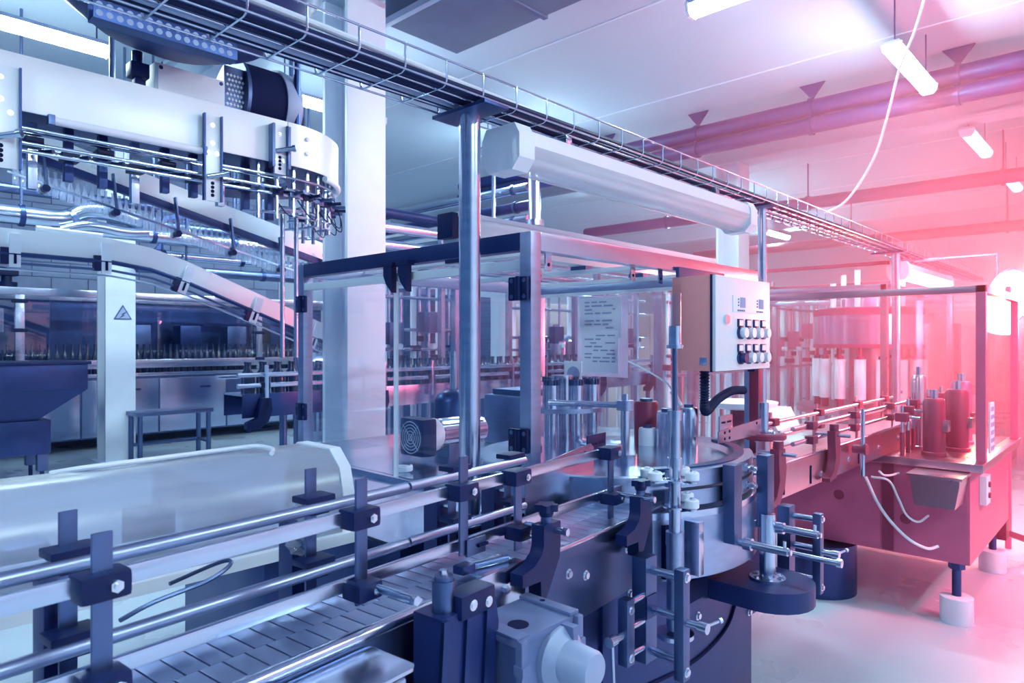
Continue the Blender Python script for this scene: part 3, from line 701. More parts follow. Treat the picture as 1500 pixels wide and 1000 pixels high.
# ================================================================== control box
cb = thing('control_box', 'grey control box with eight push buttons hanging from the enclosure beam', 'control box', (2.64, 1.29, 1.385))
BX0, BX1, BY0, BY1, BZ0, BZ1 = 2.395, 2.89, 1.20, 1.385, 1.387, 1.752
MB().bx(BX0, BX1, BY0+.022, BY1, BZ0, BZ1, .004).build('case', 'glow_tint_case', cb)
MB().bx(BX0-.003, BX1+.003, BY0+.014, BY0+.022, BZ0-.003, BZ1+.003, .002).build('door_gasket', 'black_plastic', cb)
dr = MB().bx(BX0+.0, BX1, BY0, BY0+.014, BZ0, BZ1, .003).build('door', 'panel_white', cb)
MB().bx(BX0+.14, BX1-.05, BY0-.003, BY0, 1.615, 1.682, .002).build('display_plate', 'white_plastic', dr)
for x in (2.62, 2.795):
    MB().bx(x-.022, x+.022, BY0-.005, BY0-.003, 1.635, 1.675).build('display', 'ink_grey', dr)
    for k in range(4): MB().bx(x-.045+k*.017, x-.035+k*.017, BY0-.0045, BY0-.003, 1.620, 1.626).build('print_mark', 'ink', dr)
    for k in range(3): MB().bx(x-.042, x-.035, BY0-.0045, BY0-.003, 1.64+k*.012, 1.646+k*.012).build('print_mark', 'ink', dr)
MB().cyl((2.475, BY0, 1.585), (2.475, BY0-.012, 1.585), .018, n=18).build('lock', 'brass', dr)
for r_ in range(2):
    for k in range(4):
        x = 2.60 + k*.072; z = 1.545 - r_*.10
        b_ = MB().cyl((x, BY0, z-.01), (x, BY0-.010, z-.01), .026, n=20).build('button', 'steel_dark', cb)
        MB().cyl((x, BY0-.010, z-.01), (x, BY0-.030, z-.01), .020, n=20).build('button_cap', 'white_plastic' if (r_ == 0 or k) else 'navy_paint', b_)
        MB().bx(x-.024, x+.024, BY0-.006, BY0, z+.012, z+.045, .003).build('button_tag', 'navy_paint', b_)
        MB().bx(x-.017, x+.017, BY0-.0075, BY0-.006, z+.018, z+.040).build('tag_insert', 'white_plastic', b_)
for z in (1.43, 1.71): MB().cyl((BX1, BY0+.007, z), (BX1+.012, BY0+.007, z), .008, n=10).build('door_hinge', 'steel', cb)
MB().bx(BX0-.004, BX0, BY0+.035, BY0+.065, 1.41, 1.44, .003).build('door_catch', 'steel', cb)
MB().bx(2.45, 2.85, BY1, 1.41, 1.70, 1.75, .002).build('hanger', 'steel_mid', cb)
MB().bx(2.45, 2.85, BY1, 1.40, 1.75, 1.80, .002).build('hanger', 'steel_mid', cb)
# corrugated hose from box to post
hp = smooth_path([(2.50, 1.30, 1.385), (2.50, 1.30, 1.30), (2.52, 1.31, 1.235), (2.60, 1.34, 1.215), (2.75, 1.37, 1.25), (2.95, 1.40, 1.275), (3.10, 1.41, 1.27)], 14)
tag(MB().tube(hp, [.0205 if i % 2 else .0145 for i in range(len(hp))], 10).build('corrugated_hose', 'rubber', sharp=25), 'dark corrugated hose curving from under the control box', 'hose')
t = thing('hose_post', 'dark square post below the control box where the hose ends', 'post', (3.12, 1.36, .965))
MB().bx(3.10, 3.15, 1.34, 1.385, .965, 1.74, .003).build('bar', 'glow_tint_dark', t)
MB().bx(3.07, 3.10, 1.345, 1.38, 1.36, 1.44, .004).build('switch', 'black_plastic', t)

# ================================================================== inside the enclosure
t = thing('capping_turret', 'ring of steel capping heads standing on the turntable', 'turret', (2.2, 1.80, 1.08))
tx, ty = 2.22, 1.80
MB().cyl((tx, ty, 1.08), (tx, ty, 1.36), .045, n=20).build('spindle', 'steel', t)
MB().cyl((tx, ty, 1.215), (tx, ty, 1.232), .17, n=40).build('carrier_disc', 'steel_brushed', t)
for k in range(8):
    a = R(k*45+20); x, y = tx+.13*math.cos(a), ty+.13*math.sin(a)
    MB().cyl((x, y, 1.08), (x, y, 1.215), .022, n=14).build('column', 'steel', t)
    h = MB().cyl((x, y, 1.232), (x, y, 1.325), .027, n=18).build('capping_head', 'steel', t)
    m = MB()
    for j in range(10):
        b_ = 2*math.pi*j/10; m.bx(x+.026*math.cos(b_)-.004, x+.026*math.cos(b_)+.004, y+.026*math.sin(b_)-.004, y+.026*math.sin(b_)+.004, 1.325, 1.348)
    m.cyl((x, y, 1.325), (x, y, 1.345), .024, n=14); m.build('knurled_cap', 'steel_mid', h)
t = thing('arm_post', 'steel tube post with clamped horizontal arm in front of the capping heads', 'post', (2.03, 1.36, 1.08))
MB().cyl((2.03, 1.36, 1.08), (2.03, 1.36, 1.285), .0165, n=16).build('tube', 'steel', t)
MB().cyl((2.03, 1.36, 1.08), (2.03, 1.36, 1.105), .042, n=20).build('base_collar', 'steel', t)
m = MB(); m.cyl((2.03, 1.36, 1.258), (2.03, 1.36, 1.292), .03, n=18); m.build('arm_clamp', 'steel_brushed', t)
MB().cyl((2.03, 1.36, 1.275), (1.92, 1.62, 1.275), .011, n=12).build('arm', 'steel', t)
MB().cyl((2.03, 1.36, 1.292), (2.03, 1.36, 1.315), .013, n=10).build('cap', 'steel', t)
# little prohibition tag standing on the machine
t = thing('sign_tag', 'small white square tag with a crossed circle behind the arm post', 'sign', (2.5, 1.95, 1.2))
MB().bx(2.47, 2.475, 1.89, 1.99, 1.29, 1.41, .001).build('tag_plate', 'paper', t)
MB().lathe([(.03, 0), (.036, 0), (.036, .002), (.03, .002)], (2.469, 1.935, 1.35), (-1, 0, 0), 28).build('ring', 'ink_grey', t)
MB().bar((2.4665, 1.915, 1.37), (2.4665, 1.955, 1.33), .002, .007, up=(1, 0, 0)).build('slash', 'ink_grey', t)
MB().bx(2.474, 2.482, 1.93, 1.95, 1.08, 1.30).build('stem', 'steel_mid', t)
# label pot cluster
for k, (x, y, r_, z1, mt, lb, nm) in enumerate(((2.42, 1.42, .045, 1.22, 'steel', 'steel canister with a lid at the right of the turntable', 'canister'), (2.50, 1.37, .035, 1.235, 'steel', 'taller slim steel canister next to the guard plate', 'canister'),
        (2.40, 1.50, .036, 1.15, 'white_plastic', 'white plastic pot standing at the turntable rim', 'pot'), (2.47, 1.55, .05, 1.25, 'glow_tint_dark', 'dark round canister behind the white pot', 'canister'))):
    t = thing(nm, lb, nm, (x, y, 1.08))
    MB().lathe([(r_, 1.08), (r_, z1-.01), (r_*.9, z1), (0, z1)], (x, y, 0), n=22).build('body', mt, t)
    MB().cyl((x, y, z1), (x, y, z1+.012), r_*.55, n=16).build('lid', 'steel_mid', t)
pts = smooth_path([(2.35, 1.56, 1.42), (2.40, 1.50, 1.38), (2.45, 1.44, 1.33), (2.47, 1.42, 1.29)])
t = thing('glue_nozzle', 'white nozzle on a thin hose dangling over the canisters', 'nozzle', (2.45, 1.44, 1.25))
MB().tube(pts, .004, 6).build('hose', 'white_plastic', t)
MB().cyl((2.465, 1.425, 1.30), (2.49, 1.40, 1.24), .012, .009, n=12).build('nozzle_body', 'white_plastic', t)
# drive motor seen through the glass
t = thing('drive_motor', 'electric motor with round fan grille behind the glass', 'motor', (2.05, 2.42, .965))
my, mz, mx0 = 2.40, 1.075, 1.90
MB().bx(mx0, mx0+.08, my-.085, my+.085, mz-.085, mz+.085, .02).build('fan_cover', 'black_plastic', t)
gr = MB().cyl((mx0-.003, my, mz), (mx0, my, mz), .078, n=32).build('grille', 'navy_paint', t)
for r_ in (.014, .028, .042, .056, .070):
    MB().tube([(mx0-.005, my+r_*math.cos(2*math.pi*k/28), mz+r_*math.sin(2*math.pi*k/28)) for k in range(28)], .0022, 6, True).build('grille_ring', 'grey_plastic', gr)
for a in (45, 135):
    MB().cyl((mx0-.005, my-.075*math.cos(R(a)), mz-.075*math.sin(R(a))), (mx0-.005, my+.075*math.cos(R(a)), mz+.075*math.sin(R(a))), .002, n=6).build('grille_bar', 'grey_plastic', gr)
MB().lathe([(.078, 0), (.075, .05), (.06, .07), (0, .07)], (mx0+.08, my, mz), (1, 0, 0), 28).build('end_bell', 'white_plastic', t)
MB().cyl((mx0+.14, my, mz), (mx0+.42, my, mz), .062, n=24).build('stator', 'steel', t)
for k in range(14):
    a = R(k*360/14); MB().box((mx0+.28, my+.067*math.cos(a), mz+.067*math.sin(a)), (.26, .006, .016), 0, Matrix.Rotation(a, 3, 'X')).build('cooling_fin', 'steel', t)
MB().bx(mx0+.2, mx0+.36, my-.06, my+.06, .965, mz-.05).build('foot', 'steel_mid', t)
# coiled pale hose near the motor
cp = [(1.72+.03*math.cos(a*.9), 2.22+.035*math.sin(a*.9), .975+.006*a/6.28) for a in [k*.35 for k in range(60)]]
tag(MB().tube(cp, .005, 6).build('coiled_hose', 'white_plastic'), 'thin pale hose coiled on the table in front of the motor', 'hose')
# bottle guide at the table's far side
t = thing('machine_block', 'pale steel gearbox block behind the capping heads', 'machine', (2.75, 2.4, .965))
MB().bx(2.55, 3.0, 2.3, 2.6, .965, 1.22, .01).build('block', 'steel_brushed', t)
MB().bx(2.58, 2.97, 2.33, 2.57, 1.22, 1.25, .006).build('block_lid', 'steel_mid', t)
MB().cyl((2.75, 2.45, 1.25), (2.75, 2.45, 1.5), .03, n=16).build('shaft', 'steel', t)
t = thing('worm_housing', 'dark round motor standing at the middle of the enclosure floor', 'motor', (1.95, 2.65, .965))
MB().lathe([(.10, .965), (.10, 1.20), (.085, 1.23), (.05, 1.25), (0, 1.25)], (2.35, 2.62, 0), n=28).build('motor_body', 'steel_dark', t)
MB().cyl((2.35, 2.62, 1.25), (2.35, 2.62, 1.45), .02, n=14).build('shaft', 'steel', t)
# ================================================================== outfeed conveyor, to the right
t = oc = thing('outfeed_conveyor', 'steel outfeed conveyor leading from the turntable to the red-lit machine', 'conveyor', (3.8, 1.2, .86))
MB().bx(2.50, 5.15, 1.100, 1.108, .862, .998, .002).build('side_plate', 'glow_tint_steel', oc)
MB().bx(2.50, 5.15, 1.30, 1.308, .862, .998, .002).build('side_plate', 'glow_tint_steel', oc)
MB().bx(2.50, 5.15, 1.108, 1.30, .95, .965).build('chain_bed', 'glow_tint_dark', oc)
MB().cyl((2.5, 1.104, 1.0), (5.15, 1.104, 1.0), .007, n=10).build('wear_rail', 'steel', oc)
s0 = None
for k in range(52):
    x = 2.70+k*.047
    if s0 is None: s0 = MB().box((x, 1.204, .990), (.043, .18, .010), .002).build('slat', 'glow_tint_steel', oc); xs = x
    else: again(s0, oc, V(x-xs, 0, 0))
for x in (2.78, 3.08, 3.34, 3.75):
    MB().bx(x, x+.014, 1.0965, 1.1005, .875, .955, .003).build('slot', 'void', oc)
bolts(oc, [(3.22, 1.1, .90), (3.6, 1.1, .92), (4.1, 1.1, .92), (4.5, 1.1, .93)], (0, -1, 0), .011, .008)
m = MB(); m.cyl((3.62, 1.085, .97), (3.62, 1.03, .97), .022, n=16); m.cyl((3.62, 1.03, .97), (3.62, 1.02, .97), .028, n=16); m.build('knob', 'glow_tint_dark', oc)
MB().cyl((3.62, 1.04, .84), (3.62, 1.04, 1.17), .010, n=12).build('stand_rod', 'steel', oc)
MB().cyl((4.32, 1.5, 0), (4.32, 1.5, .30), .22, n=32).build('pedestal', 'steel_dark', oc)
for yy, lab in ((1.125, 'near round guide rails of the outfeed conveyor'), (1.285, 'far round guide rails of the outfeed conveyor')):
    g = thing('guide_rail', lab, 'guide rail', (3.9, yy, 1.0))
    for z in (1.06, 1.125): MB().cyl((2.95, yy, z), (5.1, yy, z), .010, n=12).build('rod', 'steel', g)
    s = -1 if yy < 1.2 else 1
    for x in (3.15, 3.75, 4.4, 4.95):
        MB().bx(x-.012, x+.012, yy+s*.018-.003, yy+s*.018+.003, .99, 1.17, .001).build('upright', 'glow_tint_steel', g)
        for z in (1.06, 1.125): MB().bx(x-.03, x+.03, yy+s*.006-.02, yy+s*.006+.02, z-.018, z+.018, .005).build('clamp', 'glow_tint_dark', g)
# brackets on its side
def side_bracket(x, z, label):
    t = thing('hook_bracket', label, 'bracket', (x, 1.08, z-.2))
    pl = [(-.03, .02), (.03, .02), (.045, -.06), (.03, -.13), (-.02, -.19), (-.10, -.20), (-.10, -.185), (-.05, -.16), (-.02, -.10), (-.03, -.03)]
    MB().prism(pl, (x, 1.055, z), (1, 0, 0), (0, 0, 1), (0, .035, 0)).build('arm', 'glow_tint_dark', t)
    MB().cyl((x, 1.07, z+.02), (x, 1.07, z+.05), .02, n=12).build('knob', 'glow_tint_dark', t)
    MB().cyl((x, 1.15, z), (x, 1.0, z), .008, n=10).build('rod', 'steel', t)
side_bracket(2.66, 1.06, 'dark hooked bracket right below the round guide wheel')
side_bracket(3.30, 1.07, 'dark hooked bracket midway along the outfeed conveyor')
# guide wheel
t = thing('star_wheel', 'dark round guide wheel with bolts on a steel tube by the outfeed', 'wheel', (2.85, 1.21, 1.0))
MB().lathe([(.085, 1.086), (.092, 1.092), (.092, 1.108), (.085, 1.114), (0, 1.114)], (2.85, 1.21, 0), n=36).build('wheel', 'glow_tint_dark', t)
m = MB(); m.cyl((2.85, 1.21, 1.114), (2.85, 1.21, 1.24), .021, n=18); m.cyl((2.85, 1.21, 1.114), (2.85, 1.21, 1.122), .04, n=18); m.build('tube', 'steel', t)
MB().cyl((2.85, 1.21, 1.0), (2.85, 1.21, 1.086), .03, n=16).build('hub', 'glow_tint_steel', t)
bolts(t, [(2.85+.065*math.cos(R(a)), 1.21+.065*math.sin(R(a)), 1.114) for a in range(0, 360, 60)], (0, 0, 1), .008, .01)
# digital read-out by the conveyor
t = thing('readout', 'white digital read-out with small display behind the guide wheel', 'readout', (3.6, 1.62, 1.0))
MB().prism([(0, 0), (.16, 0), (.10, .12), (0, .12)], (3.50, 1.56, 1.02), (0, -1, 0), (0, 0, 1), (.30, 0, 0)).build('case', 'white_plastic', t)
MB().prism([(0, 0), (.05, 0), (.02, .06)], (3.5, 1.56, 1.0), (0, -1, 0), (0, 0, 1), (.3, 0, 0)).build('stand', 'glow_tint_dark', t)
MB().bx(3.496, 3.5, 1.46, 1.54, 1.08, 1.11).build('display', 'ink', t)
for k in range(3): MB().cyl((3.5, 1.44+k*.04, 1.05), (3.492, 1.44+k*.04, 1.05), .010, n=10).build('key', 'ink_grey', t)
t = thing('round_tray', 'white round tray on the bench behind the read-out', 'tray', (3.75, 1.9, 1.14))
MB().lathe([(.12, 1.10), (.20, 1.115), (.21, 1.14), (.20, 1.14), (.12, 1.125), (0, 1.12)], (3.72, 1.72, .02), n=32).build('dish', 'white_plastic', t)
MB().cyl((3.72, 1.72, .0), (3.72, 1.72, 1.12), .05, n=16).build('pedestal', 'glow_tint_dark', t)

# ================================================================== the filling machine, red glow partly painted into its colours
fm = thing('filling_machine', 'filling machine body on feet at the end of the outfeed conveyor, lit red', 'machine', (4.95, 1.2, 0))
MB().bx(4.25, 5.55, .70, 1.95, .32, .86, .012).build('body', 'glow_tint_grey', fm)
MB().bx(4.22, 5.60, .64, 2.0, .82, .862, .004).build('table', 'glow_tint_steel', fm)
MB().bx(4.244, 4.25, 1.06, 1.12, .33, .82).build('panel_gap', 'glow_tint_dark', fm)
MB().bx(4.246, 4.25, .715, 1.05, .345, .80, .004).build('front_panel', 'glow_tint_grey', fm)
MB().bx(4.246, 4.25, 1.13, 1.90, .345, .80, .004).build('front_panel', 'glow_tint_grey', fm)
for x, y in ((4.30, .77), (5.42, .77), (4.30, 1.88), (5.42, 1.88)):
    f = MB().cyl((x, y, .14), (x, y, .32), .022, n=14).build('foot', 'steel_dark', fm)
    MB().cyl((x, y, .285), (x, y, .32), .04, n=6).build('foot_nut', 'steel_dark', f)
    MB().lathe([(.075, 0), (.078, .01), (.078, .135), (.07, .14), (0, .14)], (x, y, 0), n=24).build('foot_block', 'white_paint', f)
MB().prism([(.02, 0), (.20, 0), (.22, .12), (.22, .15), (0, .15), (0, .12)], (4.03, .93, .65), (0, -1, 0), (0, 0, 1), (.20, 0, 0)).build('drip_tray', 'glow_tint_steel', fm)
MB().bx(4.01, 4.246, .695, .945, .80, .815, .004).build('tray_rim', 'glow_tint_steel', fm)
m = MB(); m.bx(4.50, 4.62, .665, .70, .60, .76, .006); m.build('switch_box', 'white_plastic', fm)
for z in (.65, .71): MB().cyl((4.56, .665, z), (4.56, .655, z), .016, n=12).build('switch_button', 'glow_tint_dark', fm)
MB().bx(4.33, 4.375, .645, .69, .862, 1.80, .003).build('post', 'glow_tint_grey', fm)
MB().bx(5.50, 5.545, .645, .69, .862, 1.80, .003).build('post', 'glow_tint_grey', fm)
MB().bx(4.33, 5.545, .645, .69, 1.76, 1.80, .003).build('beam', 'glow_tint_steel', fm)
MB().bx(4.335, 4.37, .69, 1.95, 1.76, 1.80, .003).build('beam', 'glow_tint_steel', fm)
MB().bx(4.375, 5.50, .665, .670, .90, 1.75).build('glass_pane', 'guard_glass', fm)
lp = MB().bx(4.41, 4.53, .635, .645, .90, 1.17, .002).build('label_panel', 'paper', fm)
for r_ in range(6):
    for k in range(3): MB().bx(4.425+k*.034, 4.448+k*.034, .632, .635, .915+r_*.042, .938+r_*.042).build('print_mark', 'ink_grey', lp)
m = MB(); m.bar((5.6, .72, .22), (5.95, .55, .09), .05, .04, .01); m.build('caster_leg', 'glow_tint_dark', fm)
MB().cyl((5.93, .56, .0), (5.93, .56, .08), .03, n=14).build('caster_foot', 'glow_tint_dark', fm)
MB().bx(5.45, 5.62, .70, .76, .2, .33, .005).build('caster_mount', 'glow_tint_dark', fm)
bolts(fm, [(4.244, 1.0, .52), (4.244, 1.35, .60)], (-1, 0, 0), .02, .01, 'glow_tint_dark')
# hoses looping down the machine front
for k, (pp, r_, lb) in enumerate((
    ([atX(1268, 698, 4.05), atX(1285, 735, 4.06), atX(1306, 765, 4.08), atX(1332, 790, 4.12), atX(1358, 803, 4.18), atX(1374, 800, 4.24)], .008, 'thick pale hose looping lowest across the filling machine front'),
    ([atX(1276, 698, 4.03), atX(1302, 704, 4.04), atX(1316, 730, 4.06), atX(1328, 754, 4.1), atX(1345, 764, 4.16), atX(1360, 755, 4.24)], .006, 'pale hose looping above the lowest one on the machine front'),
    ([atY(1362, 640, 1.0), atY(1350, 665, 1.0), atY(1332, 684, 1.02), atY(1312, 694, 1.04), atY(1296, 696, 1.06), atY(1288, 690, 1.07)], .006, 'pale hose hanging from the conveyor end clamp'))):
    tag(MB().tube(smooth_path(pp), r_, 8).build('hose', 'white_plastic'), lb, 'hose', 'pale hoses at the filling machine')
# units on its table
for k, (x, y, r_, z1, mt, lb) in enumerate(((4.42, .90, .055, 1.18, 'glow_tint_dark', 'dark upright cylinder motor at the table corner, nearest one'), (4.70, .84, .06, 1.22, 'glow_tint_dark', 'dark upright cylinder motor second from the table corner'),
        (4.62, 1.02, .04, 1.30, 'glow_tint_steel', 'slim steel cylinder between the dark motors'), (5.05, .88, .06, 1.25, 'glow_tint_grey', 'grey upright cylinder farther along the table'))):
    t = thing('cylinder_motor', lb, 'motor', (x, y, .862))
    MB().lathe([(r_*1.15, .862), (r_*1.15, .88), (r_, .885), (r_, z1-.02), (r_*.8, z1), (0, z1)], (x, y, 0), n=24).build('motor_body', mt, t)
    MB().cyl((x, y, z1), (x, y, z1+.05), r_*.35, n=12).build('shaft', 'steel', t)
    MB().bx(x-.03, x+.03, y-r_-.02, y-r_+.01, 1.0, 1.06, .004).build('terminal_box', 'glow_tint_steel', t)
for k in range(9):
    x = 4.30+k*.12; t = thing('nozzle_clamp', '%s dark clamp with steel screw, counted from the near end of the outfeed row' % ['first', 'second', 'third', 'fourth', 'fifth', 'sixth', 'seventh', 'eighth', 'ninth'][k], 'clamp', (x, 1.03, 1.0), 'dark clamps at the conveyor end')
    z = 1.05+.03*(k % 3)
    MB().bx(x-.035, x+.035, 1.00, 1.06, z, z+.05, .008).build('clamp_body', 'glow_tint_dark', t)
    MB().cyl((x, 1.0, z+.025), (x, .94, z+.025), .008, n=10).build('clamp_screw', 'steel', t)
    MB().cyl((x, 1.03, .99), (x, 1.03, z+.09), .009, n=10).build('clamp_rod', 'steel', t)
    MB().cyl((x, 1.03, .862), (x, 1.03, .99), .012, n=10).build('stand', 'glow_tint_dark', t)
# carousel with drum
dx_, dy_ = 7.0, 1.97
t = thing('filler_carousel', 'large steel drum carousel with white filling cylinders below it', 'carousel', (dx_, dy_, 0))
MB().lathe([(.46, 1.44), (.47, 1.44), (.47, 1.475), (.46, 1.475), (0, 1.475)], (dx_, dy_, 0), n=56).build('lower_band', 'glow_tint_dark', t)
MB().lathe([(.455, 1.475), (.455, 1.74), (0, 1.74)], (dx_, dy_, 0), n=56).build('drum', 'steel_sheet', t)
MB().lathe([(.46, 1.74), (.47, 1.74), (.47, 1.80), (.45, 1.81), (0, 1.82)], (dx_, dy_, 0), n=56).build('upper_band', 'glow_tint_dark', t)
MB().cyl((dx_, dy_, 1.82), (dx_, dy_, 1.90), .22, n=36).build('rotary_joint', 'steel', t)
MB().cyl((dx_, dy_, .0), (dx_, dy_, 1.44), .16, n=24).build('centre_column', 'glow_tint_steel', t)
MB().cyl((dx_, dy_, .84), (dx_, dy_, .90), .62, n=56).build('base_disc', 'glow_tint_steel', t)
for k in range(16):
    a = R(k*22.5+8); x, y = dx_+.44*math.cos(a), dy_+.44*math.sin(a)
    MB().cyl((x, y, .98), (x, y, 1.34), .048, n=18).build('filling_cylinder', 'white_plastic', t)
    m = MB(); m.cyl((x, y, 1.34), (x, y, 1.37), .03, n=12); m.cyl((x, y, 1.37), (x, y, 1.44), .014, n=10); m.build('valve', 'glow_tint_dark', t)
    m = MB(); m.cyl((x, y, .90), (x, y, .98), .03, n=12); m.build('lift', 'glow_tint_dark', t)
for k in range(6):
    a = R(k*60); x, y = dx_+.3*math.cos(a), dy_+.3*math.sin(a)
    MB().cyl((x, y, 1.81), (x, y, 2.15 if k % 2 else 2.05), .025, n=12).build('riser_pipe', 'white_plastic', t)
# guard frame round the carousel
t = thing('machine_guard', 'glazed guard frame round the drum carousel', 'frame', (7.0, 2.2, 0))
for x, y in ((5.9, 1.52), (7.9, 1.45), (5.9, 3.2), (7.9, 3.2)): MB().bx(x, x+.05, y, y+.05, 0, 1.95, .003).build('post', 'glow_tint_steel', t)
for a, b in (((5.9, 1.5), (5.9, 3.2)), ((7.9, 1.5), (7.9, 3.2)), ((5.9, 3.2), (7.9, 3.2)), ((5.9, 1.5), (7.9, 1.5))):
    MB().bar((a[0]+.025, a[1]+.025, 1.93), (b[0]+.025, b[1]+.025, 1.93), .05, .05, .003).build('beam', 'steel', t)
    MB().bar((a[0]+.025, a[1]+.025, 2.12), (b[0]+.025, b[1]+.025, 2.12), .03, .03, .003).build('top_rail', 'glow_tint_dark', t)
MB().bx(5.92, 5.926, 1.6, 3.2, .95, 1.9).build('glass_pane', 'guard_glass', t)
MB().bx(6.0, 7.9, 1.475, 1.481, .95, 1.9).build('glass_pane', 'guard_glass', t)
# farther line of guard frames down the hall
for k, (x, lb) in enumerate(((8.3, 'pale steel guard frame behind the drum carousel'), (10.2, 'pale steel guard frame two bays past the carousel'), (12.2, 'most distant pale steel guard frame on the line'))):
    t = thing('machine_guard', lb, 'frame', (x+.7, 1.9, 0))
    for xx in (x, x+1.5):
        for yy in (1.1, 2.8): MB().bx(xx, xx+.06, yy, yy+.06, 0, 2.0).build('post', 'steel', t)
    for yy in (1.1, 2.8): MB().bx(x, x+1.56, yy, yy+.06, 1.94, 2.0).build('beam', 'steel', t)
    for xx in (x, x+1.5): MB().bx(xx, xx+.06, 1.1, 2.86, 2.0, 2.06).build('beam', 'steel', t)
    MB().bx(x+.1, x+1.45, 1.3, 2.7, .0, .95, .01).build('cabinet', 'glow_tint_steel', t)
    MB().cyl((x+.75, 2.0, .95), (x+.75, 2.0, 1.7), .42, n=30).build('drum', 'glow_tint_steel', t)
# round lamp added below the tray in place of a lens flare's glare
t = thing('added_flare_lamp', 'blazing warm lamp added for the flare glare below the far end of the tray', 'lamp', (6.5, .82, 1.6))
fl = atD(1480, 434, 5.3)
ax = (V(4.2, -2.6, 1.2)-fl).normalized()
emit('flare_glow', (1.0, .46, .17), 110.0)
MB().lathe([(.04, -.12), (.13, -.08), (.21, -.005), (.22, .0), (.205, .0), (.0, .0)], fl, ax, 40).build('reflector', 'steel_dark', t)
MB().lathe([(.20, .001), (.19, .015), (.12, .035), (0, .04)], fl, ax, 40).build('lens', 'flare_glow', t)
MB().tube([fl-ax*.1, (fl.x+.1, fl.y+.1, 2.19), (fl.x+.1, 1.6, 2.19)], .014, 8).build('hanger', 'steel', t)
l = bpy.data.lights.new('added_flare_light', 'POINT'); l.energy = 290; l.color = (1, .07, .12); l.shadow_soft_size = .25  # red point light added to carry the flare's tint
lo = bpy.data.objects.new('added_flare_light', l); COL.objects.link(lo); lo.location = fl + ax*.35
# wire cage lamp at the right edge
t = thing('cage_post', 'slim post with a small wire cage at the right edge', 'post', (6.07, .77, 0))
cpx = atD(1477, 545, 4.95)
MB().cyl((cpx.x, cpx.y, 0), (cpx.x, cpx.y, 1.9), .02, n=12).build('tube', 'glow_tint_grey', t)
for k in range(8):
    a = R(k*45); MB().tube([(cpx.x+.06*math.cos(a), cpx.y+.06*math.sin(a), cpx.z-.075), (cpx.x+.06*math.cos(a), cpx.y+.06*math.sin(a), cpx.z+.075)], .004, 6).build('cage_wire', 'glow_tint_dark', t)
for dz in (-.075, .0, .075):
    MB().tube([(cpx.x+.06*math.cos(R(a)), cpx.y+.06*math.sin(R(a)), cpx.z+dz) for a in range(0, 360, 20)], .004, 6, True).build('cage_ring', 'glow_tint_dark', t)

# haze sphere added round the lamp to imitate the flare's red veil
hz = MB(); bmesh.ops.create_uvsphere(hz.bm, u_segments=32, v_segments=20, radius=4.4, matrix=Matrix.Translation(fl))
hm = bpy.data.materials.new('flare_haze'); hm.use_nodes = True; nt = hm.node_tree; nt.nodes.remove(nt.nodes['Principled BSDF'])
vs_ = nt.nodes.new('ShaderNodeVolumeScatter'); vs_.inputs['Color'].default_value = (1, .20, .28, 1); vs_.inputs['Anisotropy'].default_value = .2
tc_ = nt.nodes.new('ShaderNodeTexCoord'); ln_ = nt.nodes.new('ShaderNodeVectorMath'); ln_.operation = 'LENGTH'
mr_ = nt.nodes.new('ShaderNodeMapRange'); mr_.inputs[1].default_value = 0; mr_.inputs[2].default_value = 4.3; mr_.inputs[3].default_value = .33; mr_.inputs[4].default_value = 0
nt.links.new(tc_.outputs['Object'], ln_.inputs[0]); nt.links.new(ln_.outputs['Value'], mr_.inputs[0]); nt.links.new(mr_.outputs[0], vs_.inputs['Density'])
nt.links.new(vs_.outputs[0], nt.nodes['Material Output'].inputs['Volume']); M['flare_haze'] = hm
OFF_ = fl
me_ = bpy.data.meshes.new('haze'); bmesh.ops.translate(hz.bm, verts=hz.bm.verts, vec=-fl); hz.bm.to_mesh(me_); hz.bm.free(); me_.materials.append(hm)
ho = bpy.data.objects.new('haze', me_); COL.objects.link(ho); ho.location = fl; ho.scale = (1, 1, .5); ho['kind'] = 'stuff'
tag(ho, 'thin red haze added as the flare veil round the lamp at the right', 'haze')
# ================================================================== overhead conveyor, upper left
oh = thing('overhead_conveyor', 'overhead conveyor with tall white side panel curving round its right end', 'conveyor', (1.2, 3.9, 2.2))
HC = (1.88, 4.02); HR = .57
MB().bx(-.4, 1.88, 3.448, 3.456, 2.465, 2.70, .001).build('side_panel', 'panel_white', oh)
MB().arc_wall(HC, HR-.004, HR+.004, -90, 25, 2.465, 2.70, 36).build('curved_panel', 'panel_white', oh)
MB().arc_wall(HC, HR-.30, HR-.02, -90, 90, 2.47, 2.50, 36).build('curve_bed', 'steel_dark', oh)
MB().bx(-.4, 1.88, 3.48, 3.75, 2.47, 2.50).build('chain_bed', 'steel_dark', oh)
for z, yy in ((2.40, 3.47), (2.335, 3.46), (2.31, 3.50), (2.42, 3.62), (2.36, 3.66)):
    MB().cyl((-.4, yy, z), (1.88, yy, z), .008, n=10).build('guide_rod', 'steel', oh)
for z, rr in ((2.40, .555), (2.335, .56), (2.31, .52), (2.36, .40), (2.25, .48)):
    MB().tube([(HC[0]+rr*math.cos(R(a)), HC[1]+rr*math.sin(R(a)), z) for a in range(-90, 31, 8)], .008, 8).build('guide_rod', 'steel', oh)
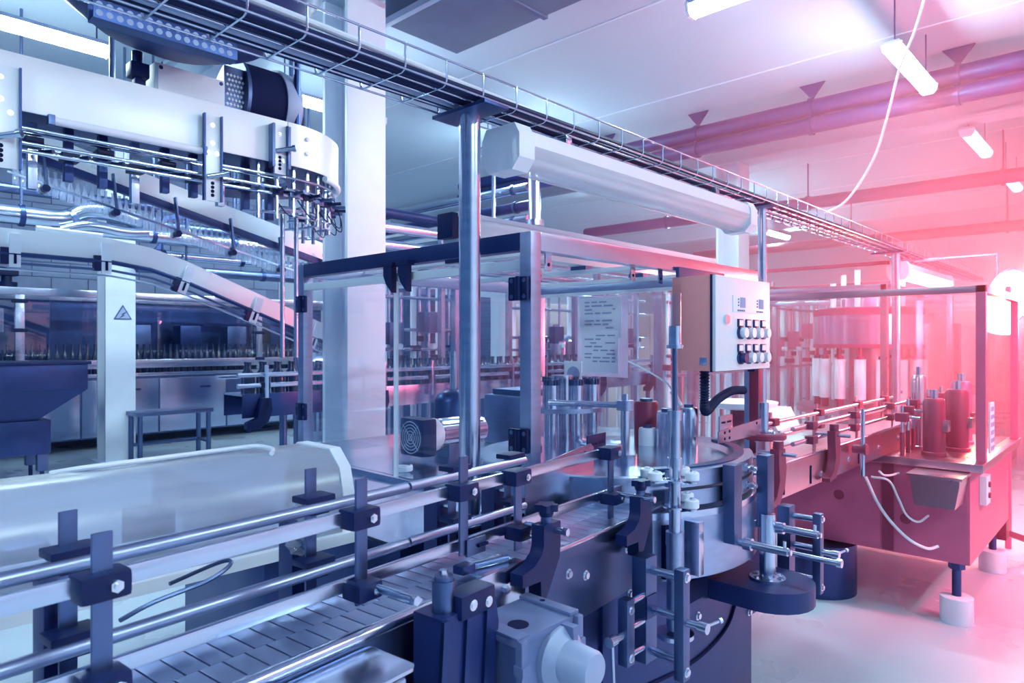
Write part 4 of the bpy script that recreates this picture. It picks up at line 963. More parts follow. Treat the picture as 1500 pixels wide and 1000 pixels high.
# pale tube clipped under the panel
MB().cyl((.78, 3.44, 2.447), (1.42, 3.44, 2.445), .018, n=14).build('tube_cover', 'white_plastic', oh)
for x in (.765, 1.41): MB().bx(x, x+.025, 3.42, 3.458, 2.425, 2.468, .003).build('tube_clip', 'steel_mid', oh)
MB().tube([(HC[0]+.572*math.cos(R(a)), HC[1]+.572*math.sin(R(a)), 2.445) for a in range(-62, -8, 6)], .017, 12).build('tube_cover', 'white_plastic', oh)
def oh_plate(x, z0, z1, w_):
    p = MB().bx(x-w_/2, x+w_/2, 3.425, 3.435, z0, z1, .002).build('support_plate', 'panel_white', oh)
    for e in (-1, 1): MB().bx(x+e*w_/2-.004, x+e*w_/2+.004, 3.41, 3.435, z0, z1).build('plate_edge', 'steel_dark', p)
    bolts(p, [(x, 3.425, z1-.05), (x, 3.425, z1-.14), (x-w_*.25, 3.425, z1-.19), (x+w_*.25, 3.425, z1-.19)], (0, -1, 0), .008, .006)
    for k in range(4): MB().cyl((x, 3.425, z0+.03+k*.02), (x, 3.423, z0+.03+k*.02), .009, n=12).build('slot_hole', 'void', p)
    m = MB(); m.cyl((x-.02, 3.425, z0+.12), (x+.045, 3.37, z0+.135), .014, n=12); m.cyl((x+.045, 3.37, z0+.135), (x+.058, 3.36, z0+.138), .019, n=12); m.build('clamp_handle', 'steel', p)
oh_plate(.60, 2.21, 2.63, .13); oh_plate(1.46, 2.20, 2.63, .085)
for x in (1.775, 1.865):
    MB().bx(x-.008, x+.008, 3.40, 3.447, 2.43, 2.66, .002).build('clamp_strip', 'steel_mid', oh)
oh_plate(1.82, 2.40, 2.665, .08)
bolts(oh, [(2.0, 3.452, 2.63), (2.0, 3.452, 2.55)], (0, -1, 0), .009, .006)
# brackets and sensors bunched below the bend
random.seed(11)
for k in range(12):
    a = R(-105+k*11); x, y = HC[0]+.52*math.cos(a), HC[1]+.52*math.sin(a)
    z0 = 2.14+.06*random.random()
    m = MB(); m.cyl((x, y, z0), (x, y, 2.47), .012, n=10); m.build('drop_tube', 'steel', oh)
    m = MB(); m.bx(x-.03, x+.03, y-.02, y+.02, 2.30, 2.345, .004); m.cyl((x, y, 2.32), (x+.10*math.cos(a), y+.10*math.sin(a), 2.325), .010, n=8); m.build('tube_clamp', 'black_plastic' if k % 2 else 'steel_mid', oh)
    m = MB(); m.cyl((x-.08*math.sin(a), y+.08*math.cos(a), z0+.04), (x+.08*math.sin(a), y-.08*math.cos(a), z0+.03), .008, n=8); m.build('cross_rod', 'steel', oh)
for k in range(9):
    x = .75+k*.14; z0 = 2.17+.08*random.random()
    m = MB(); m.bx(x-.018, x+.018, 3.62, 3.66, z0, 2.47, .003); m.build('drop_bar', 'steel_dark' if k % 3 else 'steel', oh)
    m = MB(); m.bx(x-.035, x+.035, 3.58, 3.66, 2.36-.04*(k % 2), 2.40-.04*(k % 2), .005); m.cyl((x, 3.58, 2.33), (x+.05, 3.50, 2.33), .009, n=8); m.build('tube_clamp', 'black_plastic', oh)
for k in range(7):
    a = R(-95+k*17); p = V(HC[0]+.5*math.cos(a), HC[1]+.5*math.sin(a), 2.30)
    MB().tube(smooth_path([p, p+V(.04, -.05, -.09), p+V(.10, -.02, -.10), p+V(.13, .03, -.02), p+V(.10, .05, .08)], 5), .0035, 5).build('sensor_cable', 'rubber', oh)
for x, y in ((2.09, 3.90), (2.16, 3.86)):
    MB().cyl((x, y, 1.40), (x, y, 2.30), .014, n=14).build('stay_rod', 'steel', oh)
for x in (.3, 2.02):
    MB().cyl((x, 3.6, 2.5), (x, 3.6, 4.4), .02, n=10).build('ceiling_rod', 'steel_dark', oh)

# equipment on top of it
t = thing('electrical_box', 'white flat electrical box on top of the overhead conveyor', 'box', (1.4, 3.66, 2.66))
MB().bx(1.25, 1.60, 3.60, 3.75, 2.66, 2.885, .006).build('case', 'white_paint', t)
MB().bx(1.262, 1.588, 3.588, 3.60, 2.672, 2.873, .003).build('cover', 'white_paint', t)
bolts(t, [(1.275, 3.588, 2.69), (1.575, 3.588, 2.69), (1.275, 3.588, 2.86), (1.575, 3.588, 2.86)], (0, -1, 0), .007, .004, 'steel_dark')
MB().bx(1.3, 1.55, 3.62, 3.73, 2.5, 2.66).build('bracket', 'steel_mid', t)
t = thing('post_clamp', 'black clamp on a short post left of the white electrical box', 'clamp', (1.2, 3.66, 2.5))
MB().cyl((1.19, 3.66, 2.5), (1.19, 3.66, 2.93), .025, n=12).build('tube', 'steel_dark', t)
MB().bx(1.15, 1.235, 3.62, 3.70, 2.80, 2.87, .008).build('clamp_body', 'black_plastic', t)
MB().bx(1.16, 1.21, 3.60, 3.64, 2.73, 2.78, .006).build('clamp_jaw', 'black_plastic', t)
t = thing('winding_drum', 'dark drum with perforated guard and pale end disc on the overhead conveyor', 'drum', (1.9, 3.75, 2.5))
m = MB(); m.bx(1.605, 1.72, 3.62, 3.63, 2.60, 2.98, .002); m.build('guard_frame', 'steel_mid', t)
hp = None
for r_ in range(13):
    for c_ in range(5):
        x, z = 1.622+c_*.019+(.009 if r_ % 2 else 0), 2.62+r_*.026
        if hp is None: hp = MB().prism([(-.008, 0), (0, .009), (.008, 0), (0, -.009)], (x, 3.62, z), (1, 0, 0), (0, 0, 1), (0, -.004, 0)).build('mesh_link', 'panel_white', t); q0 = V(x, 0, z)
        else: again(hp, t, V(x, 0, z)-q0)
MB().cyl((1.73, 3.80, 2.86), (1.95, 3.80, 2.86), .22, n=40).build('drum', 'void', t)
MB().lathe([(.23, 0), (.235, .02), (.22, .10), (.12, .13), (0, .13)], (1.95, 3.80, 2.86), (1, 0, 0), 40).build('end_disc', 'grey_plastic', t)
MB().cyl((1.715, 3.80, 2.86), (1.735, 3.80, 2.86), .235, n=40).build('rim', 'steel_mid', t)
MB().cyl((2.08, 3.80, 2.82), (2.14, 3.80, 2.82), .07, n=20).build('knob', 'black_plastic', t)
MB().bx(1.78, 2.1, 3.72, 3.88, 2.50, 2.66).build('stand', 'steel_dark', t)
t = thing('round_hopper', 'huge dark round hopper hanging at the top left', 'hopper', (1.25, 2.9, 3.0))
hc = atD(270, -92, 3.15)
MB().lathe([(.02, -.535), (.20, -.51), (.38, -.435), (.52, -.32), (.62, -.17), (.655, 0), (.655, .35), (.0, .35)], hc, n=56).build('bowl', 'navy_paint', t)
MB().lathe([(.657, -.03), (.675, -.02), (.675, .03), (.657, .04), (.55, .04), (.55, -.03)], hc, n=56).build('rim', 'steel_dark', t)
MB().cyl(hc+V(0, 0, .35), (hc.x, hc.y, 4.4), .10, n=20).build('suspension_tube', 'steel_dark', t)
# perforated channel
t = thing('perforated_channel', 'perforated steel cable channel below the dark hopper', 'cable channel', (1.0, 2.2, 2.39))
for z in (2.425,):
    MB().bx(.60, 1.02, 2.200, 2.204, z, z+.055, .001).build('channel_side', 'steel_dark', t)
    MB().bx(.60, 1.02, 2.204, 2.25, z, z+.004).build('channel_floor', 'steel_dark', t)
    MB().bx(.60, 1.02, 2.25, 2.254, z, z+.055, .001).build('channel_side', 'steel_dark', t)
h0 = None
for k in range(15):
    for j in range(2):
        x = .615+k*.027; z = 2.441+j*.024
        if h0 is None: h0 = MB().cyl((x, 2.2, z), (x, 2.1985, z), .0095, n=12).build('hole', 'grey_plastic', t); q0 = V(x, 0, z)
        else: again(h0, t, V(x, 0, z)-q0)
MB().cyl((.65, 2.225, 2.47), (.65, 2.225, 4.4), .006, n=8).build('hanger_rod', 'steel', t)
MB().cyl((.95, 2.225, 2.47), (.95, 2.225, 4.4), .006, n=8).build('hanger_rod', 'steel', t)

# ================================================================== inclined bottle lift behind it
I0, I1 = V(.9, 5.0, 2.67), V(3.25, 5.0, 2.10)
idir = (I1-I0).normalized(); iup = V(0, 0, 1)
t = thing('incline_conveyor', 'inclined conveyor sloping down to the right with a pale box girder', 'conveyor', (2.1, 5.0, 2.1))
MB().bar(I0+V(0, .05, .09), I1+V(0, .05, .09), .10, .14, .006).build('girder', 'panel_white', t)
MB().bar(I0+V(0, -.01, -.01), I1+V(0, -.01, -.01), .05, .05, .004).build('chain_guide', 'navy_paint', t)
MB().bar(I0+V(0, -.045, -.16), I1+V(0, -.045, -.16), .012, .014).build('guide_strip', 'steel', t)
for k in range(6):
    p = I0.lerp(I1, .08+k*.165)
    m = MB(); m.bar(p+V(-.02, -.07, .06), p+V(.01, -.07, -.21), .012, .035, .002, up=(0, 1, 0)); m.build('hanger_bracket', 'steel_mid', t)
    m = MB(); m.cyl(p+V(0, -.09, -.19), p+V(0, .02, -.19), .022, n=12); m.build('bracket_knob', 'black_plastic', t)
for f in (.25, .8):
    p = I0.lerp(I1, f); MB().cyl(p+V(0, .05, .16), (p.x, p.y+.05, 4.4), .018, n=10).build('ceiling_rod', 'steel_mid', t)
b0 = None; N = 56
for k in range(N):
    p = I0.lerp(I1, .02+.96*k/N)+V(0, -.02, -.145)
    if b0 is None:
        b0 = MB().lathe([(.004, -.075), (.018, -.072), (.019, .01), (.010, .04), (.008, .07), (.010, .072), (.010, .085), (0, .086)], p, n=10).build('bottle', 'bottle_clear')
        tag(b0, 'small clear bottle gripped in the row under the inclined conveyor', 'bottle', 'clear bottles on the incline'); q0 = p
    else: again(b0, None, p-q0)
# ================================================================== lower white conveyor, left
t = thing('gravity_conveyor', 'lower white-sided conveyor that bends and slopes down behind the glass', 'conveyor', (2.0, 6.0, 1.6))
prof = [(.2, 2.325), (1.05, 2.315), (1.75, 2.31), (2.05, 2.27), (2.35, 2.18), (3.75, 1.64), (4.05, 1.53)]
hgt = .165
poly = [(a, b) for a, b in prof] + [(a, b-hgt) for a, b in prof[::-1]]
MB().prism(poly, (0, 6.0, 0), (1, 0, 0), (0, 0, 1), (0, .012, 0)).build('side_panel', 'panel_white', t)
MB().prism([(a, b-.02) for a, b in prof]+[(a, b-hgt+.03) for a, b in prof[::-1]], (0, 6.16, 0), (1, 0, 0), (0, 0, 1), (0, .01, 0)).build('side_panel', 'steel_mid', t)
for dz, r_, mt in ((-hgt-.02, .018, 'steel_dark'), (-hgt-.085, .010, 'steel_mid'), (-hgt-.13, .008, 'steel')):
    MB().tube([(a, 5.985, b+dz) for a, b in prof], r_, 8).build('guide_rod', mt, t)
for x, z, ang in ((1.13, 2.315, 0), (1.72, 2.31, 0), (2.38, 2.17, 20), (3.0, 1.935, 20), (3.6, 1.70, 20)):
    rot = Matrix.Rotation(R(ang), 3, 'Y')
    p = MB().box(V(x, 5.975, z)+rot @ V(0, 0, -.16), (.07, .012, .24), .002, rot).build('support_plate', 'white_paint', t)
    m = MB(); m.box(V(x, 5.965, z)+rot @ V(0, 0, -.22), (.016, .012, .07), 0, rot); m.build('plate_slot', 'void', p)
    m = MB(); m.box(V(x-.06, 6.0, z)+rot @ V(0, 0, -.2), (.05, .06, .12), .006, rot); m.build('plate_clamp', 'black_plastic', p)
for x, z in ((.5, 2.2), (3.4, 1.7)): MB().cyl((x, 6.09, 0 if x > 3 else 2.2), (x, 6.09, z if x > 3 else 4.4), .02, n=10).build('support_rod', 'steel_mid', t)
# bright unlit tube lying on the lower conveyor, and a big insulated pipe run behind
tag(MB().cyl((1.28, 6.08, 2.345), (1.72, 6.08, 2.335), .022, n=12).build('lamp_tube', 'white_plastic'), 'white tube resting on the lower conveyor, left of its bend', 'tube')
for k, (y, z, r_, x0, x1, mt, lb) in enumerate(((7.2, 2.60, .085, -.5, 1.62, 'steel', 'thick polished pipe left of the elbow cluster'), (7.4, 2.86, .045, -.5, 2.6, 'steel_mid', 'thin dark pipe above the thick polished pipe'),
        (7.3, 2.56, .07, 2.05, 4.4, 'steel', 'polished pipe right of the warning column'), (7.5, 2.40, .05, 2.2, 4.6, 'steel', 'thinner polished pipe below the right-hand one'), (7.4, 2.24, .05, 2.4, 4.8, 'steel_mid', 'lowest of the polished pipes below the incline'),
        (7.6, 2.72, .05, 2.2, 4.6, 'steel_mid', 'upper thin pipe behind the inclined conveyor'))):
    t = thing('wall_pipe', lb, 'pipe', ((x0+x1)/2, y, z))
    MB().cyl((x0, y, z), (x1, y, z), r_, n=18).build('pipe', mt, t)
    for f in (.2, .55, .9):
        x = x0+(x1-x0)*f
        c_ = MB().cyl((x-.02, y, z), (x+.02, y, z), r_*1.15, n=18).build('clamp', 'steel_dark', t)
        MB().cyl((x, y, z+r_), (x, y, 4.4), .012, n=8).build('hanger_rod', 'steel_mid', t)
t = thing('pipe_elbow', 'shiny pipe elbow cluster above the lower conveyor', 'pipe', (1.7, 7.2, 2.5))
MB().tube(smooth_path([(1.55, 7.2, 2.60), (1.75, 7.2, 2.62), (1.9, 7.15, 2.70), (2.1, 7.1, 2.70), (2.3, 7.1, 2.66)], 6), .08, 14).build('elbow', 'steel', t)
MB().tube(smooth_path([(1.7, 7.15, 2.50), (1.9, 7.1, 2.56), (2.2, 7.1, 2.54), (2.4, 7.1, 2.56)], 6), .05, 12).build('elbow', 'steel', t)
MB().cyl((1.78, 7.2, 2.60), (1.82, 7.2, 2.62), .11, n=18).build('flange', 'steel_mid', t)
t = thing('wall_bracket', 'triangular dark steel bracket on the column above the lower conveyor', 'bracket', (2.95, 9.2, 2.3))
MB().bar((2.9, 9.36, 2.42), (2.9, 9.36, 3.1), .06, .06).build('strut', 'steel_dark', t)
MB().bar((2.92, 9.3, 2.95), (3.9, 9.3, 3.25), .06, .06).build('strut', 'steel_dark', t)
MB().bar((3.0, 9.3, 2.4), (3.7, 9.3, 3.18), .05, .05).build('strut', 'steel_dark', t)
# pipe rack hung from the ceiling behind the enclosure
for k, (x, z, r_, mt, lb) in enumerate(((6.2, 3.38, .055, 'steel', 'pale pipe highest in the rack left of the tray post'), (6.25, 3.17, .065, 'navy_paint', 'dark lagged pipe in the middle of the rack left of the tray post'), (6.2, 3.0, .05, 'steel', 'pale pipe third down in the rack left of the tray post'),
        (6.1, 2.82, .06, 'steel', 'pale pipe lowest in the rack left of the tray post'))):
    t = thing('rack_pipe', lb, 'pipe', (x, 5.5, z))
    MB().cyl((x, 5.55, z), (x, 9.2, z), r_, n=14).build('pipe', mt, t)
    for y in (5.8, 6.6): MB().cyl((x, y-.02, z), (x, y+.02, z), r_*1.2, n=14).build('clamp', 'steel_mid', t)
for k, (x, y, lb) in enumerate(((6.2, 6.5, 'thin steel hanger, left of the pair hanging behind the white column'), (6.2, 6.05, 'thin steel hanger, right of the pair hanging behind the white column'))):
    t = thing('pipe_hanger', lb, 'hanger', (x, y, 2.7), 'pipe rack hangers')
    MB().cyl((x-.1, y, 2.7), (x-.1, y, 4.39), .028, n=10).build('rod', 'steel', t)
    MB().cyl((x-.1, y, 4.36), (x-.1, y, 4.4), .09, n=14).build('ceiling_plate', 'steel_dark', t)
    MB().bx(x-.14, x+.1, y-.02, y+.02, 2.9, 2.93).build('cross_arm', 'steel', t)
t = thing('stack_pipe', 'thick polished standpipe behind the white machine lamp', 'pipe', (4.66, 4.1, 0))
MB().lathe([(.055, 0), (.055, 3.02), (.045, 3.06), (0, 3.08)], (4.66, 4.1, 0), n=20).build('pipe', 'steel', t)
MB().cyl((4.66, 4.1, 2.55), (4.66, 4.1, 2.6), .085, n=20).build('flange', 'steel', t)
# pipes seen through the top of the enclosure
for k, (y, z, r_, lb) in enumerate(((4.69, 2.46, .045, 'upper pale pipe running behind the enclosure top'), (4.79, 2.33, .04, 'second pale pipe running behind the enclosure top'), (4.90, 2.20, .05, 'third pale pipe running behind the enclosure top'), (5.3, 2.72, .05, 'dark pipe running high behind the enclosure'))):
    t = thing('line_pipe', lb, 'pipe', (6.5, y, z))
    MB().cyl((3.4, y, z), (10.5, y, z), r_, n=14).build('pipe', 'navy_paint' if k == 3 else 'steel', t)
    for x in (4.2, 5.2, 6.4, 7.8): MB().bx(x+k*.12, x+k*.12+.05, y-.03, y+.03, 0, z+.02).build('pipe_stand', 'steel', t)

# ================================================================== bottle conveyor behind the enclosure
t = thing('bottle_conveyor', 'conveyor crowded with dark bottles running behind the glass enclosure', 'conveyor', (5, 5, 0))
MB().bx(2.35, 3.1, 4.99, 5.0, .92, 1.10, .002).build('side_plate', 'steel_dark', t)
MB().bx(3.1, 9.0, 4.99, 5.0, .92, 1.10, .002).build('side_plate', 'steel', t)
MB().bx(2.35, 9.0, 5.0, 5.3, 1.085, 1.10).build('chain', 'steel', t)
MB().bx(2.35, 9.0, 5.3, 5.31, .92, 1.10, .002).build('side_plate', 'steel_dark', t)
for z in (1.245, 1.165): MB().cyl((2.30, 4.965, z), (9.0, 4.965, z), .018, n=10).build('guide_rod', 'steel', t)
MB().cyl((2.30, 5.33, 1.22), (9.0, 5.33, 1.22), .016, n=10).build('guide_rod', 'steel', t)
for k in range(12):
    x = 2.5+k*.55
    MB().bx(x, x+.03, 4.93, 4.955, 1.0, 1.32, .002).build('upright', 'steel', t)
    MB().bx(x-.02, x+.05, 4.94, 4.985, 1.145, 1.19, .006).build('clamp', 'black_plastic', t)
    if k % 2 == 0: MB().prism([(-.02, .05), (.05, .05), (.06, -.05), (.03, -.13), (-.05, -.19), (-.14, -.18), (-.14, -.13), (-.06, -.10)], (x, 4.93, 1.02), (1, 0, 0), (0, 0, 1), (0, .05, 0)).build('bracket', 'black_plastic', t)
for x in (2.75, 2.9, 4.6, 6.4, 8.2): MB().cyl((x, 5.12, 0), (x, 5.12, .92), .03, n=12).build('leg', 'steel_mid', t)
b0 = None
for k in range(72):
    p = V(2.45+(k//2)*.125+(.03 if k % 2 else 0), 5.09+.11*(k % 2), 1.10)
    if b0 is None:
        b0 = MB().lathe([(.040, 0), (.042, .01), (.042, .12), (.034, .155), (.017, .18), (.015, .22), (.018, .222), (.018, .24), (0, .242)], p, n=14).build('bottle', 'bottle_dark')
        tag(b0, 'dark glass bottle queued on the conveyor behind the enclosure', 'bottle', 'dark bottles on the far conveyor'); q0 = p
    else: again(b0, None, p-q0)
# cabinets and vessels behind it
def cabinet(x0, x1, y, z0, z1, mt, label, dep=.5, doors=2, name='cabinet', win=False):
    t = thing(name, label, 'cabinet', ((x0+x1)/2, y+dep/2, z0 if z0 < .2 else 0))
    MB().bx(x0, x1, y, y+dep, max(z0, .1), z1, .01).build('body', mt, t)
    if z0 < .2:
        for x in (x0+.06, x1-.06): MB().cyl((x, y+.1, 0), (x, y+.1, .1), .03, n=10).build('foot', 'steel_dark', t)
    else:
        for x in (x0+.04, x1-.04): MB().bx(x-.03, x+.03, y+.1, y+.16, 0, z0+.02).build('leg', 'steel_mid', t)
    w_ = (x1-x0)/doors
    for k in range(doors):
        d = MB().bx(x0+k*w_+.015, x0+(k+1)*w_-.015, y-.012, y, max(z0, .1)+.02, z1-.02, .004).build('door', mt, t)
        MB().bx(x0+(k+.75)*w_, x0+(k+.82)*w_, y-.024, y-.012, (z0+z1)/2-.06, (z0+z1)/2+.06, .004).build('handle', 'black_plastic', d)
    return t
cabinet(4.75, 5.25, 6.0, 1.15, 2.1, 'steel_mid', 'dark cabinet on legs seen through the left glass pane', .4, 1)
cabinet(7.4, 8.6, 6.4, .0, 2.05, 'brown_panel', 'brown-grey cabinet behind the instruction sheets', .6, 2)
cabinet(9.0, 10.3, 6.0, .0, 1.95, 'brown_panel', 'brown-grey cabinet just left of the control box', .6, 2)
cabinet(5.25, 6.6, 6.6, .0, 2.1, 'steel_mid', 'wide dark cabinet behind the bottles in the middle of the hall', .5, 2)  # widened and raised to block the added lamp's red reflection
for k, (x, y, r_, z0, z1, lb) in enumerate(((4.05, 5.9, .28, .5, 1.02, 'round steel vessel under the bottle conveyor, behind the fan motor'), (6.9, 5.7, .3, .4, 1.5, 'tall round steel vessel behind the corner post'), (3.75, 6.3, .22, .6, 1.3, 'small steel vessel beside the white column'))):
    t = thing('vessel', lb, 'vessel', (x, y, 0))
    MB().lathe([(r_*.5, z0-.12), (r_, z0), (r_, z1), (r_*.6, z1+.08), (0, z1+.1)], (x, y, 0), n=32).build('shell', 'steel_sheet', t)
    for a in (30, 150, 270): MB().cyl((x+r_*.7*math.cos(R(a)), y+r_*.7*math.sin(R(a)), 0), (x+r_*.7*math.cos(R(a)), y+r_*.7*math.sin(R(a)), z0), .025, n=10).build('leg', 'steel', t)
    MB().cyl((x, y, z1+.1), (x, y, z1+.22), .04, n=12).build('neck', 'steel', t)
# ================================================================== long filler at the back wall
FY = 10.65
t = thing('bottling_machine', 'long stainless bottling machine with glazed hood along the back wall', 'machine', (3.8, FY+.6, 0))
MB().bx(.4, 7.4, FY, FY+1.2, .16, 1.0, .01).build('base', 'steel_mid', t)
xs = [.4, 1.6, 2.75, 3.75, 4.75, 5.9, 7.4]
for a, b in zip(xs, xs[1:]):
    d = MB().bx(a+.012, b-.012, FY-.02, FY, .18, .96, .006).build('base_panel', 'steel_sheet', t)
    MB().bx((a+b)/2+.1, (a+b)/2+.25, FY-.032, FY-.02, .80, .83, .004).build('handle', 'black_plastic', d)
MB().bx(.35, 7.45, FY-.05, FY+1.25, 1.0, 1.05, .006).build('ledge', 'steel', t)
MB().bx(.4, 7.4, FY-.02, FY, 1.12, 1.24, .004).build('guide_panel', 'steel', t)
for x in (.5, 1.9, 3.3, 5.2, 7.2): MB().cyl((x, FY+.2, 0), (x, FY+.2, .16), .05, n=12).build('foot', 'steel_dark', t)
for x in (.9, 2.02, 3.15, 5.25, 6.6):
    p = MB().bx(x, x+.10, FY, FY+.08, 1.05, 2.12, .006).build('hood_post', 'steel', t)
    for z in (1.2, 1.62, 2.0): MB().bx(x-.03, x+.13, FY-.03, FY+.0, z, z+.05, .008).build('post_clamp', 'black_plastic', p)
MB().bx(.6, 7.2, FY, FY+.08, 2.10, 2.20, .006).build('hood_beam', 'steel', t)
MB().bx(.6, 7.2, FY+1.0, FY+1.08, 2.10, 2.20, .006).build('hood_beam', 'steel', t)
MB().bx(.6, .68, FY, FY+1.08, 2.10, 2.20, .006).build('hood_beam', 'steel', t)
for a, b in ((1.0, 2.02), (2.12, 3.15), (3.25, 5.25), (5.35, 6.6)): MB().bx(a, b, FY+.03, FY+.036, 1.24, 2.1).build('glass_pane', 'guard_glass', t)
MB().bx(.7, 7.1, FY+1.1, FY+1.12, 1.05, 2.1).build('rear_panel', 'steel_dark', t)
MB().bx(1.1, 2.0, FY+.55, FY+.95, 1.62, 1.95, .02).build('filler_bowl', 'steel', t)
m = MB(); m.cyl((1.98, FY+.3, 2.2), (1.98, FY+.3, 2.28), .12, n=18); m.cyl((1.98, FY+.3, 2.28), (1.98, FY+.3, 2.36), .06, n=14); m.bx(1.86, 2.1, FY+.2, FY+.4, 2.36, 2.46, .02); m.build('top_valve', 'black_plastic', t)
MB().tube([(1.98, FY+.3, 2.46), (1.2, FY+.3, 2.53), (.7, FY+.3, 2.55), (.68, FY+.3, 2.2)], .014, 8).build('feed_pipe', 'navy_paint', t)
for k in range(5):
    x = 3.5+k*.75; MB().bx(x, x+.32, FY+.5, FY+.8, 1.35+.1*(k % 2), 1.75, .02).build('filler_unit', 'steel_dark' if k % 2 else 'steel_mid', t)
    MB().cyl((x+.16, FY+.6, 1.05), (x+.16, FY+.6, 1.4), .05, n=12).build('filler_leg', 'steel', t)
    MB().bx(x-.1, x+.45, FY+.3, FY+.34, 1.33, 1.37).build('guide_bar', 'steel', t)
MB().bx(6.1, 6.32, FY+.1, FY+.14, 1.75, 1.86, .004).build('indicator', 'black_plastic', t)
b1 = None
for k in range(60):
    p = V(1.05+k*.092, FY+.22, 1.05)
    if b1 is None:
        b1 = MB().lathe([(.036, 0), (.038, .01), (.038, .22), (.03, .27), (.015, .31), (.014, .38), (.018, .382), (.018, .41), (0, .412)], p, n=12).build('bottle', 'bottle_dark')
        tag(b1, 'dark bottle standing in the row inside the glazed hood at the back', 'bottle', 'dark bottles in the glazed hood'); q0 = p
    else: again(b1, None, p-q0)
# hopper on a stand at the left edge
t = thing('cap_hopper', 'dark steel hopper on a square stand at the left edge', 'hopper', (1.75, 8.9, 0))
hx0, hx1, hy0, hy1 = 1.05, 2.28, 8.55, 9.35
MB().bx(hx0, hx1, hy0, hy1, .98, 1.25, .01).build('bin_rim', 'steel_dark', t)
m = MB(); v = [m.bm.verts.new(c) for c in ((hx0, hy0, .98), (hx1, hy0, .98), (hx1, hy1, .98), (hx0, hy1, .98), (hx0+.2, hy0+.1, .66), (hx1-.45, hy0+.1, .66), (hx1-.45, hy1-.1, .66), (hx0+.2, hy1-.1, .66))]
for f in ((0, 1, 5, 4), (1, 2, 6, 5), (2, 3, 7, 6), (3, 0, 4, 7), (4, 5, 6, 7), (3, 2, 1, 0)): m.bm.faces.new([v[i] for i in f])
bmesh.ops.recalc_face_normals(m.bm, faces=m.bm.faces); m.build('bin_cone', 'navy_paint', t)
MB().bx(hx0-.02, hx1+.03, hy0-.02, hy1+.02, 1.25, 1.285, .01).build('bin_lid', 'black_plastic', t)
MB().bx(1.10, 1.95, 8.62, 9.25, .30, .66, .008).build('drive_case', 'steel_dark', t)
MB().bar((1.0, 8.9, 1.28), (.72, 8.9, 1.85), .5, .04, .005).build('chute', 'steel_dark', t)
for x, y in ((1.2, 8.68), (1.88, 8.68), (1.2, 9.18), (1.88, 9.18)):
    MB().bx(x-.05, x+.05, y-.05, y+.05, .12, .30, .004).build('leg', 'steel_mid', t)
    MB().cyl((x, y, 0), (x, y, .12), .02, n=10).build('foot', 'steel_dark', t)
# bench
t = thing('step_bench', 'low steel bench standing in front of the long bottling machine', 'bench', (3.38, 9.2, 0))
MB().bx(2.92, 3.85, 9.0, 9.4, .58, .63, .006).build('seat', 'steel_mid', t)
for x in (2.97, 3.8):
    for y in (9.04, 9.36):
        l_ = MB().cyl((x, y, .03), (x, y, .58), .03, n=12).build('leg', 'steel_mid', t)
        MB().cyl((x, y, 0), (x, y, .03), .045, .03, n=12).build('foot', 'black_plastic', l_)
MB().cyl((2.97, 9.36, .2), (3.8, 9.36, .2), .022, n=10).build('stretcher', 'steel_mid', t)
MB().cyl((3.8, 9.04, .2), (3.8, 9.36, .2), .022, n=10).build('stretcher', 'steel_mid', t)
# ================================================================== plastic tunnel cover in front
t = thing('tunnel_cover', 'long hazy plastic tunnel cover lying behind the guide rails', 'cover', (.3, 1.75, .95))
pf = [(-.15, .0), (-.155, .10), (-.135, .17), (-.085, .215), (.085, .215), (.135, .17), (.155, .10), (.15, 0)]
MB().prism(pf, (-1.0, 1.75, .985), (0, 1, 0), (0, 0, 1), (2.03, 0, 0)).build('cover_shell', 'hazy_plastic', t, sharp=50)
MB().prism([(a*1.03, b*1.02) for a, b in pf], (1.03, 1.75, .985), (0, 1, 0), (0, 0, 1), (.035, 0, 0)).build('end_frame', 'white_plastic', t)
MB().bx(-1.0, 1.06, 1.58, 1.92, .955, .985, .004).build('bed', 'panel_white', t)
for k in range(7): MB().bx(-.7+k*.25, -.62+k*.25, 1.68, 1.8, .985, 1.06+.02*(k % 3), .006).build('carrier', 'steel_mid', t)
MB().bx(-1.0, 1.0, 1.62, 1.64, 1.03, 1.06).build('inner_rail', 'white_plastic', t)
for x in (-.4, .85): MB().bx(x, x+.08, 1.68, 1.82, 0, .955, .004).build('leg', 'steel_dark', t)
pts = smooth_path([(.42, 1.86, 1.195), (.487, 1.80, 1.208), (.62, 1.81, 1.208), (.80, 1.825, 1.208), (.88, 1.80, 1.212), (.90, 1.74, 1.21), (.87, 1.68, 1.208)])
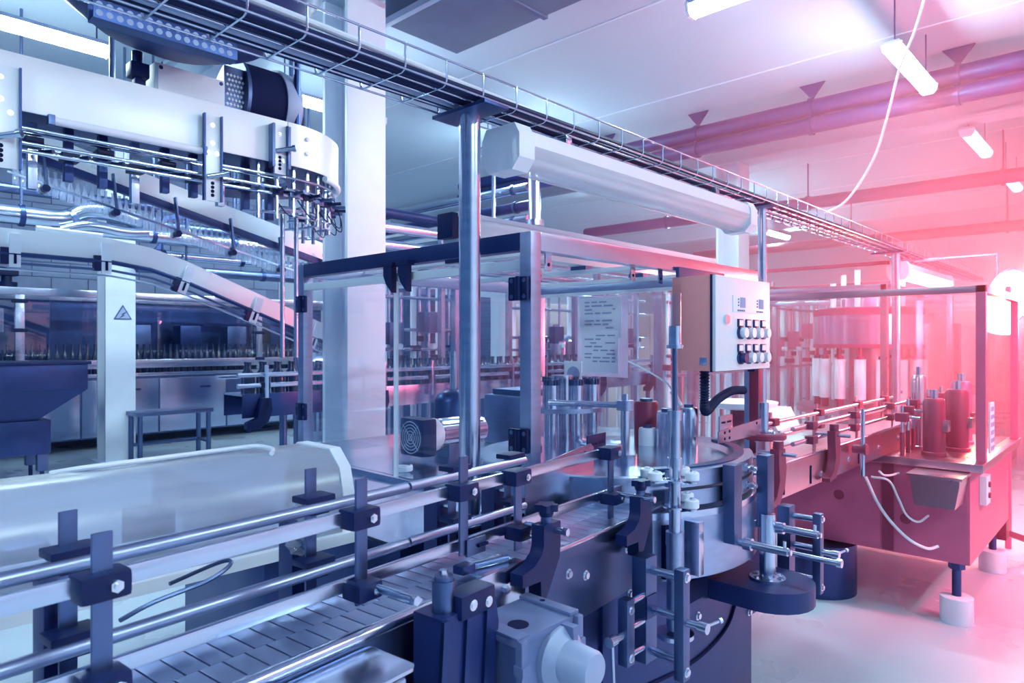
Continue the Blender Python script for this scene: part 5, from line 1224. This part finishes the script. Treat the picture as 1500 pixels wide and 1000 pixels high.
tag(MB().tube(pts, .0065, 8).build('white_hose', 'white_plastic'), 'white hose lying along the top of the plastic tunnel cover', 'hose')

# ================================================================== racks of tubes in the middle distance
def tube_rack(x0, x1, y, z0, z1, n, rails, label, mt, seed):
    random.seed(seed)
    t = thing('tube_rack', label, 'rack', ((x0+x1)/2, y, 0))
    for k in range(n):
        x = x0+(x1-x0)*(k+.5)/n+random.uniform(-.06, .06); r_ = random.choice((.018, .025, .032)); top = z1-random.choice((0, .1, .25))
        u_ = MB().cyl((x, y, 0), (x, y, top), r_, n=12).build('upright_tube', mt if k % 3 else 'white_plastic', t)
        MB().bx(x-r_*1.8, x+r_*1.8, y-r_*1.8, y+r_*1.8, 1.2+.1*(k % 4), 1.26+.1*(k % 4), .004).build('tube_clamp', 'black_plastic' if mt == 'steel' else 'glow_tint_dark', u_)
    for z in rails: MB().cyl((x0-.05, y-.04, z), (x1+.05, y-.04, z), .018, n=12).build('cross_tube', mt, t)
    for k in range(max(2, n//3)):
        x = x0+(x1-x0)*(k+.4)/max(2, n//3); h = MB().bx(x-.09, x+.09, y-.14, y-.04, z0+.12*(k % 3), z0+.22+.12*(k % 3), .01).build('valve_block', 'steel_mid' if mt == 'steel' else 'glow_tint_grey', t)
        MB().cyl((x, y-.14, z0+.1), (x, y-.2, z0+.1), .03, n=12).build('valve_wheel', 'white_plastic', h)
    return t
tube_rack(3.55, 5.3, 5.62, 1.35, 2.25, 13, (1.42, 1.62, 1.95, 2.18), 'rack of steel tubes and valves behind the bottles, left of the tray post', 'steel', 2)
tube_rack(5.9, 8.8, 5.62, 1.35, 2.2, 16, (1.4, 1.55, 1.9, 2.1), 'rack of steel tubes and valves behind the instruction sheets', 'steel', 5)
tube_rack(6.2, 8.3, 3.65, 1.3, 2.1, 15, (1.15, 1.35, 1.9, 2.02), 'glow-tinted rack of tubes close behind the drum carousel', 'glow_tint_steel', 8)
tube_rack(8.9, 12.0, 3.75, 1.3, 2.3, 18, (1.15, 1.4, 1.95, 2.15), 'glow-tinted rack of tubes far behind the drum carousel', 'glow_tint_steel', 9)
